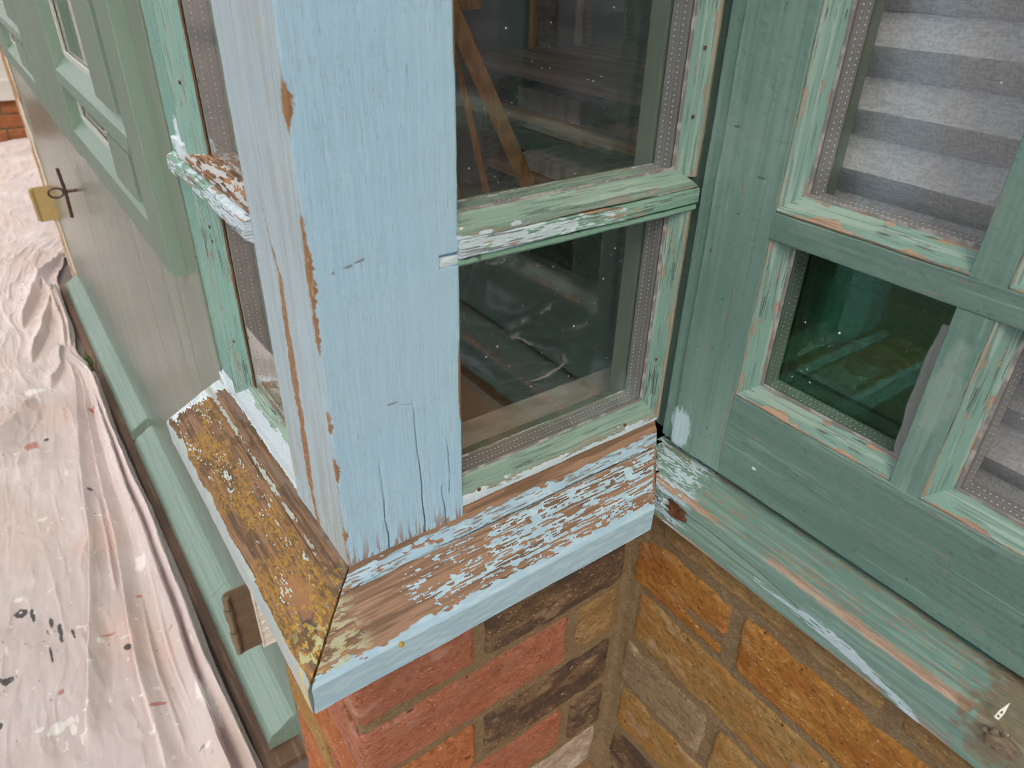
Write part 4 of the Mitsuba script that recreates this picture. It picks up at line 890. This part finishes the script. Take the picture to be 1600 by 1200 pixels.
# ------------------------------------------------------------------ the double doors
def door(label, y0, y1, hinge_at, brass, planks, bars):
    d = thing('door', label, 'door')
    zb, ztop = -.6, HT - .01
    cuts = [y0] + planks + [y1]
    for i in range(len(cuts) - 1):
        put('plank', prism([(0, cuts[i] + .0006), (.0, cuts[i + 1] - .0006), (.042, cuts[i + 1] - .0006), (.042, cuts[i] + .0006)], 'z', zb, .135, r=.0012, e=.03, wob=0, seg=1), 'm_door', d, smooth=20)
    n0, n1_, f0, f1 = bars            # near moulding, muntin, far stile bar, far moulding as (a, b) along the wall
    put('stile', box((.0, y0 + .0006, .1355), (.042, n0[1], ztop), r=.001, wob=0, seg=1), 'm_door', d, smooth=20)
    put('stile', box((.0, f1[0], .1355), (.042, y1 - .0006, ztop), r=.001, wob=0, seg=1), 'm_door', d, smooth=20)
    for (a, b), t, z0 in ((n0, .0125, .100), (f1, .0125, .098)):
        put('moulding', prism([(.002, a), (-t, a + .001), (-t, b - .001), (.002, b)], 'z', z0, ztop, r=.0016, e=.006, wob=0, seg=2), 'm_door_trim', d)
    put('moulding', prism([(.010, f0[0]), (-.0125, f0[0]), (-.0125, f0[1]), (.010, f0[1])], 'z', .099, ztop, r=.0016, e=.01, wob=0, seg=2), 'm_door_trim', d)
    for z0, z1 in ((.1475, .1940), (.2305, ztop)):
        put('muntin', prism([(.012, n1_[0]), (-.0130, n1_[0]), (-.0130, n1_[1]), (.012, n1_[1])], 'z', z0, z1, r=.0015, e=.01, wob=0, seg=2), 'm_door_trim', d)
    put('glazing_bar', prism([(.012, .1935), (-.0105, .1935), (-.0145, .2010), (-.0120, .2140), (.004, .2320), (.012, .2320)], 'y', n0[1] + .0005, f0[0] - .0005, r=.001, e=.005, wob=0, seg=2), 'm_door_trim', d)
    put('bottom_rail', prism([(.012, .1005), (-.0110, .1005), (-.0122, .1040), (-.0115, .1330), (.004, .1490), (.012, .1490)], 'y', n0[1] + .0005, f0[0] - .0005, r=.001, e=.005, wob=0, seg=2), 'm_door_trim', d)
    put('backing', box((.0145, n0[1] - .01, .1355), (.040, n1_[1], ztop), r=.001, wob=0, seg=1), 'm_door', d, smooth=20)
    for z0, z1 in ((.149, .194), (.231, ztop)):
        put('pane', quad((.006, n1_[1] - .01, z0), (.006, f0[0] + .01, z0), (.006, f0[0] + .01, z1), (.006, n1_[1] - .01, z1)), 'm_glass', d, smooth=False)
        put('glazing_strip', cat([box((.0020, f0[0] - .014, z0), (.0055, f0[0], z1), r=.0008), box((.0020, n1_[1], z0 - .003), (.0055, f0[0] - .0145, z0 + .006), r=.0008)]), 'm_strip', d)
    wb = [(.001, -.555), (-.006, -.556), (-.020, -.566), (-.027, -.571), (-.0345, -.573), (-.039, -.579), (-.0415, -.589), (-.0420, -.600), (.001, -.600)]
    mid = (y0 + y1) / 2 - .12
    put('weatherboard', prism(wb, 'y', y0 + .022, mid, r=.0008, e=.006, wob=.0004, seed=int(y0 * 50)), 'm_weather', d, smooth=40)
    put('weatherboard', prism(wb, 'y', mid + .0008, y1 - .012, r=.0008, e=.006, wob=.0004, seed=int(y0 * 50) + 1), 'm_weather', d, smooth=40)
    if brass: put('bare_edge', box((-.0125, hinge_at - .002, zb), (-.0008, hinge_at + .020, ztop), r=.0015, wob=.0012, seg=120), 'm_bare_edge', d, smooth=20)
    return d


def hinge(d, y, ztop, h, mat, packer):
    H = put('hinge', prism([(-.050, ztop - h), (-.0505, ztop), (.004, ztop), (.004, ztop - h)], 'y', y - .0011, y + .0011, r=.004, e=.004, wob=0, seg=1), mat, d, smooth=30, **({'label': 'brown bronze butt hinge standing out from the door edge'} if packer else {'label': 'yellow brass butt hinge standing out from the door edge'}))
    n = 5
    for i in range(n):
        z1 = ztop - .004 - i * (h - .008) / n; z0 = z1 - (h - .008) / n + .0012
        if i % 2 == 0 and packer and i in (0, 2, 4): rr = .0044
        else: rr = .0055
        put('knuckle', tube([(-.049, y - .003, z0), (-.049, y - .003, z1)], rr, 14), mat, H, smooth=40)
    for dx, dz in ((-.018, -.022), (-.030, -.05), (-.018, -.08)):
        m = trimesh.creation.cylinder(.0032, .0008, sections=14); m.apply_transform(trimesh.transformations.rotation_matrix(np.pi / 2, [1, 0, 0])); m.apply_translation((dx, y - .0013, ztop + dz * h / .1))
        put('screw', m, mat, H, smooth=40)


d1 = door('glossy green near door with a bronze hinge low beside the mossy sill', .2865, 1.168, .2865, False, [.405, .475, .63], [(.338, .404), (.428, .531), (.860, 1.046), (1.056, 1.165)])
hinge(d1, .2790, -.2500, .103, 'm_bronze', True)
d2 = door('glossy green far door with a key and a brass hinge on its far edge', 1.170, 2.165, 2.165, True, [1.62], [(1.176, 1.288), (1.310, 1.46), (1.82, 1.98), (1.99, 2.06)])
hinge(d2, 2.155, -.272, .103, 'm_brass', False)
fr = thing('doorway', 'bare timber doorway around the pair of glossy green doors', 'doorway')
put('jamb', box((.044, .2850, ZF), (.10, .300, HT), wob=0), 'm_bare_edge', fr, smooth=20)
put('jamb', box((.0445, 2.15, ZF), (.062, 2.1545, HT), wob=0), 'm_bare_edge', fr, smooth=20)
put('outer_post', box((-.0005, 2.169, ZF), (.043, 2.2135, HT), wob=0), 'm_bare_edge', fr, smooth=20)
kz, ky = -.0520, 1.245
kc = [(-.0125 - .0000, ky, kz)]
ring_ = [(-.036 + .0125 * math.cos(t), ky, kz + .009 * math.sin(t)) for t in np.linspace(0, 2 * np.pi, 22)]
ring_ = np.array(ring_)
kk = thing('key', 'dark metal key standing in the lock of the far door', 'key')
put('bow', tube(ring_, .0022, 8), 'm_key', kk, smooth=60)
put('shank', tube([(-.024, ky, kz), (.006, ky, kz)], .0030, 10), 'm_key', kk, smooth=60)
put('handle', tube([(-.022, ky - .002, kz + .045), (-.020, ky - .002, kz), (-.022, ky - .002, kz - .050)], .0032, 8), 'm_key', kk, smooth=60)
pk = thing('plastic_packer', 'white ribbed plastic packer behind the bronze hinge', 'packer')
put('back', box((-.0225, .2748, -.358), (-.0200, .2768, -.252), r=.0005, wob=0), 'm_white_plastic', pk)
put('plate', box((-.0200, .2762, -.358), (.006, .2780, -.252), r=.0004, wob=0), 'm_white_plastic', pk)
for i in range(9):
    z = -.3575 + i * .01305
    put('rib', box((-.0199, .2745, z), (.006, .2761, z + .0016), r=.0003, wob=0), 'm_white_plastic', pk, smooth=20)
put('threshold', box((-.058, .2815, ZF + .001), (.05, 2.23, -.6065), r=.003, wob=.0006), 'm_threshold', None, label='worn brown timber threshold under the green doors', category='threshold')
wd = []
for i in range(26):
    a = RNG.uniform(0, 6.3); b = np.array([-.060 + RNG.normal() * .004, 1.60 + RNG.normal() * .05, ZF + .004]); t = np.array([math.cos(a), math.sin(a), 0]) * .008; s = np.array([-t[1], t[0], 0]) * .3
    top = b + t + (0, 0, RNG.uniform(.014, .032))
    wd.append((np.array([b - s, b + s, top + s * .6, top - s * .6])))
put('weed', (np.vstack(wd), np.arange(104).reshape(-1, 4)), 'm_hedge', None, smooth=False, kind='stuff', label='small green weed between the dust sheet and the threshold', category='weed')

# ------------------------------------------------------------------ inside the room
put('window_board', box((.075, .0505, -.022), (.36, .112, -.001), r=.004), 'm_board', None, label='grey dusty window board inside the lower pane', category='window board')
put('cardboard_sheet', box((.10, .118, -.10), (.262, .42, -.060), r=.003), 'm_card', None, label='flat brown cardboard pack behind the window board', category='cardboard')
bm = trimesh.creation.icosphere(5, 1.0)
bv = np.array(bm.vertices); 
bv *= (1 + .40 * (meshkit.fbm(bv * 2.0, 3, 3) - .5) + .13 * (1 - np.abs(2 * meshkit.noise(bv * (3.0, 3.0, 5.5) + meshkit.noise(bv * 2.0, 4)[:, None], 9) - 1)) ** 5)[:, None]
bv = bv * (.26, .25, .22) + (.50, .36, -.20)
put('bin_bag', trimesh.Trimesh(bv, bm.faces, process=False), 'm_bag', None, smooth=True, label='crumpled shiny black plastic bag behind the lower pane', category='plastic bag')
put('bag_stand', box((.25, .13, ZF + .013), (.78, .62, -.33), r=.004, wob=0), 'm_dark_wood', None, label='dark box carrying the black plastic bag inside', category='box')
es = thing('easel', 'tan wooden easel leaning inside behind the upper pane', 'easel')
def bar(a, b, w, h, mat, parent, name):
    a, b = np.array(a, float), np.array(b, float); t = (b - a) / np.linalg.norm(b - a)
    s = np.cross(t, [0.55, .83, 0]); s /= np.linalg.norm(s); q = np.cross(t, s)
    V = np.array([p + i * w * s + j * h * q for p in (a, b) for i, j in ((-1, -1), (1, -1), (1, 1), (-1, 1))])
    m = trimesh.Trimesh(V, [[0, 1, 5], [0, 5, 4], [1, 2, 6], [1, 6, 5], [2, 3, 7], [2, 7, 6], [3, 0, 4], [3, 4, 7], [0, 2, 1], [0, 3, 2], [4, 5, 6], [4, 6, 7]], process=False)
    if m.volume < 0: m.invert()
    put(name, m, mat, parent, smooth=False)
d_ = np.array([.116, 0, -.216]); d_ /= np.linalg.norm(d_)
p0 = np.array([.416, .5, .269])
bar(p0 - d_ * .5, p0 + d_ * .75, .0105, .012, 'm_tan_wood', es, 'leg')
e_ = np.array([.043, .0, -.167]); e_ /= np.linalg.norm(e_); p1 = np.array([.4246, .53, .235])
bar(p1 - e_ * .35, p1 + e_ * .75, .0042, .007, 'm_tan_wood', es, 'leg')
p2 = np.array([.405, .56, .19])
bar(p2 - e_ * .3, p2 + e_ * .70, .0035, .006, 'm_tan_wood', es, 'leg')
bar((.36, .55, .30), (.50, .60, .30), .006, .008, 'm_tan_wood', es, 'crossbar')

sh = thing('shelf_unit', 'low brown shelf unit in the dim room behind the upper pane', 'shelf unit')
put('top', box((.80, .35, .142), (1.70, 1.13, .160), r=.002, wob=0), 'm_dark_wood', sh, smooth=20)
for zt_ in (.055, -.075, -.32):
    put('shelf', box((.86, .37, zt_ - .016), (1.60, 1.11, zt_), r=.002, wob=0), 'm_shelf_wood', sh, smooth=20)
put('back_panel', box((1.605, .37, ZF + .013), (1.62, 1.11, .1415), r=.002, wob=0), 'm_dark_wood', sh, smooth=20)
for y in (.352, 1.112): put('upright', box((.862, y, ZF + .013), (1.59, y + .017, .1415), r=.002, wob=0), 'm_dark_wood', sh, smooth=20)
for (y0, y1, z0, z1, m, lb, ct) in ((.80, 1.02, .0555, .105, 'm_board', 'pale grey box on the upper shelf in the dim room', 'box'), (.48, .70, .0555, .085, 'm_brick_red', 'dull red box on the upper shelf in the dim room', 'box'), (.55, 1.0, -.0745, -.035, 'm_board', 'pale folded pile on the middle shelf in the dim room', 'pile')):
    put('box' if ct == 'box' else 'cloth_pile', rbox((.88, y0, z0), (1.15, y1, z1), .006, .05, .002, 3), m, None, label=lb, category=ct)
for k, (x, y, r, m, lb) in enumerate(((1.07, 1.22, .011, 'm_tan_wood', 'thin orange wooden pole behind the shelf unit'), (1.14, 1.26, .030, 'm_dark_wood', 'thick dark pole behind the shelf unit'), (1.22, 1.22, .012, 'm_board', 'thin pale pole behind the shelf unit'))):
    put('pole', tube([(x, y, ZF + .013), (x + .01, y + .01, .2), (x + .02, y + .02, 1.1)], r, 10), m, None, smooth=60, label=lb, category='pole')
tr = thing('trestle', 'dark folding trestle standing behind the shelf unit', 'trestle')
bar((1.20, 1.30, ZF + .013), (1.40, 1.32, .62), .012, .016, 'm_dark_wood', tr, 'leg'); bar((1.62, 1.30, ZF + .013), (1.42, 1.32, .62), .012, .016, 'm_dark_wood', tr, 'leg')

# ------------------------------------------------------------------ small things on the sills
tb = thing('plastic_tab', 'tiny white pointed plastic tab with two holes on the green sill', 'plastic tab')
tp = Polygon([(-.0015, -.006), (.0015, -.006), (.0016, .000), (.0, .0085), (-.0016, .0)]).difference(Polygon([(-.0008, -.0048), (.0008, -.0048), (.0008, -.0028), (-.0008, -.0028)])).difference(Polygon([(-.0008, -.0015), (.0008, -.0015), (.0006, .0008), (-.0006, .0008)]))
tm = trimesh.creation.extrude_polygon(tp, .0012, engine='earcut')
tm.apply_transform(trimesh.transformations.rotation_matrix(-.25, [0, 0, 1]))
Bm = np.eye(4); Bm[:3, 0] = (.30, -.95, 0); Bm[:3, 1] = (.55, .17, .80); Bm[:3, 0] /= np.linalg.norm(Bm[:3, 0]); Bm[:3, 1] /= np.linalg.norm(Bm[:3, 1]); Bm[:3, 2] = np.cross(Bm[:3, 0], Bm[:3, 1]); Bm[:3, 3] = (.2700, -.3160, -.0035)
tm.apply_scale(.85); tm.apply_transform(Bm)
put('body', tm, 'm_white_plastic', tb, smooth=20)
dl = [rbox((.2600, -.334, -.024), (.2650, -.316, -.0125), .0024, .0018, .0022, 3)]
for k in range(5):
    s = trimesh.creation.icosphere(2, 1.0); s.vertices *= RNG.uniform(.0016, .0030, 3); s.apply_translation((.2605 + RNG.normal() * .0008, -.322 + RNG.normal() * .007, -.016 + RNG.normal() * .005)); dl.append(s)
put('dirt_lump', cat(dl), 'm_lump', None, smooth=True, label='lump of brown dirt and old filler on the edge of the green sill', category='dirt lump')
s = trimesh.creation.icosphere(2, .0020); s.apply_translation((.0095, -.0562, -.0275))
put('lichen_spot', s, 'm_rust_nut', None, smooth=True, label='tiny ochre lichen spot on the edge of the light blue sill', category='lichen')
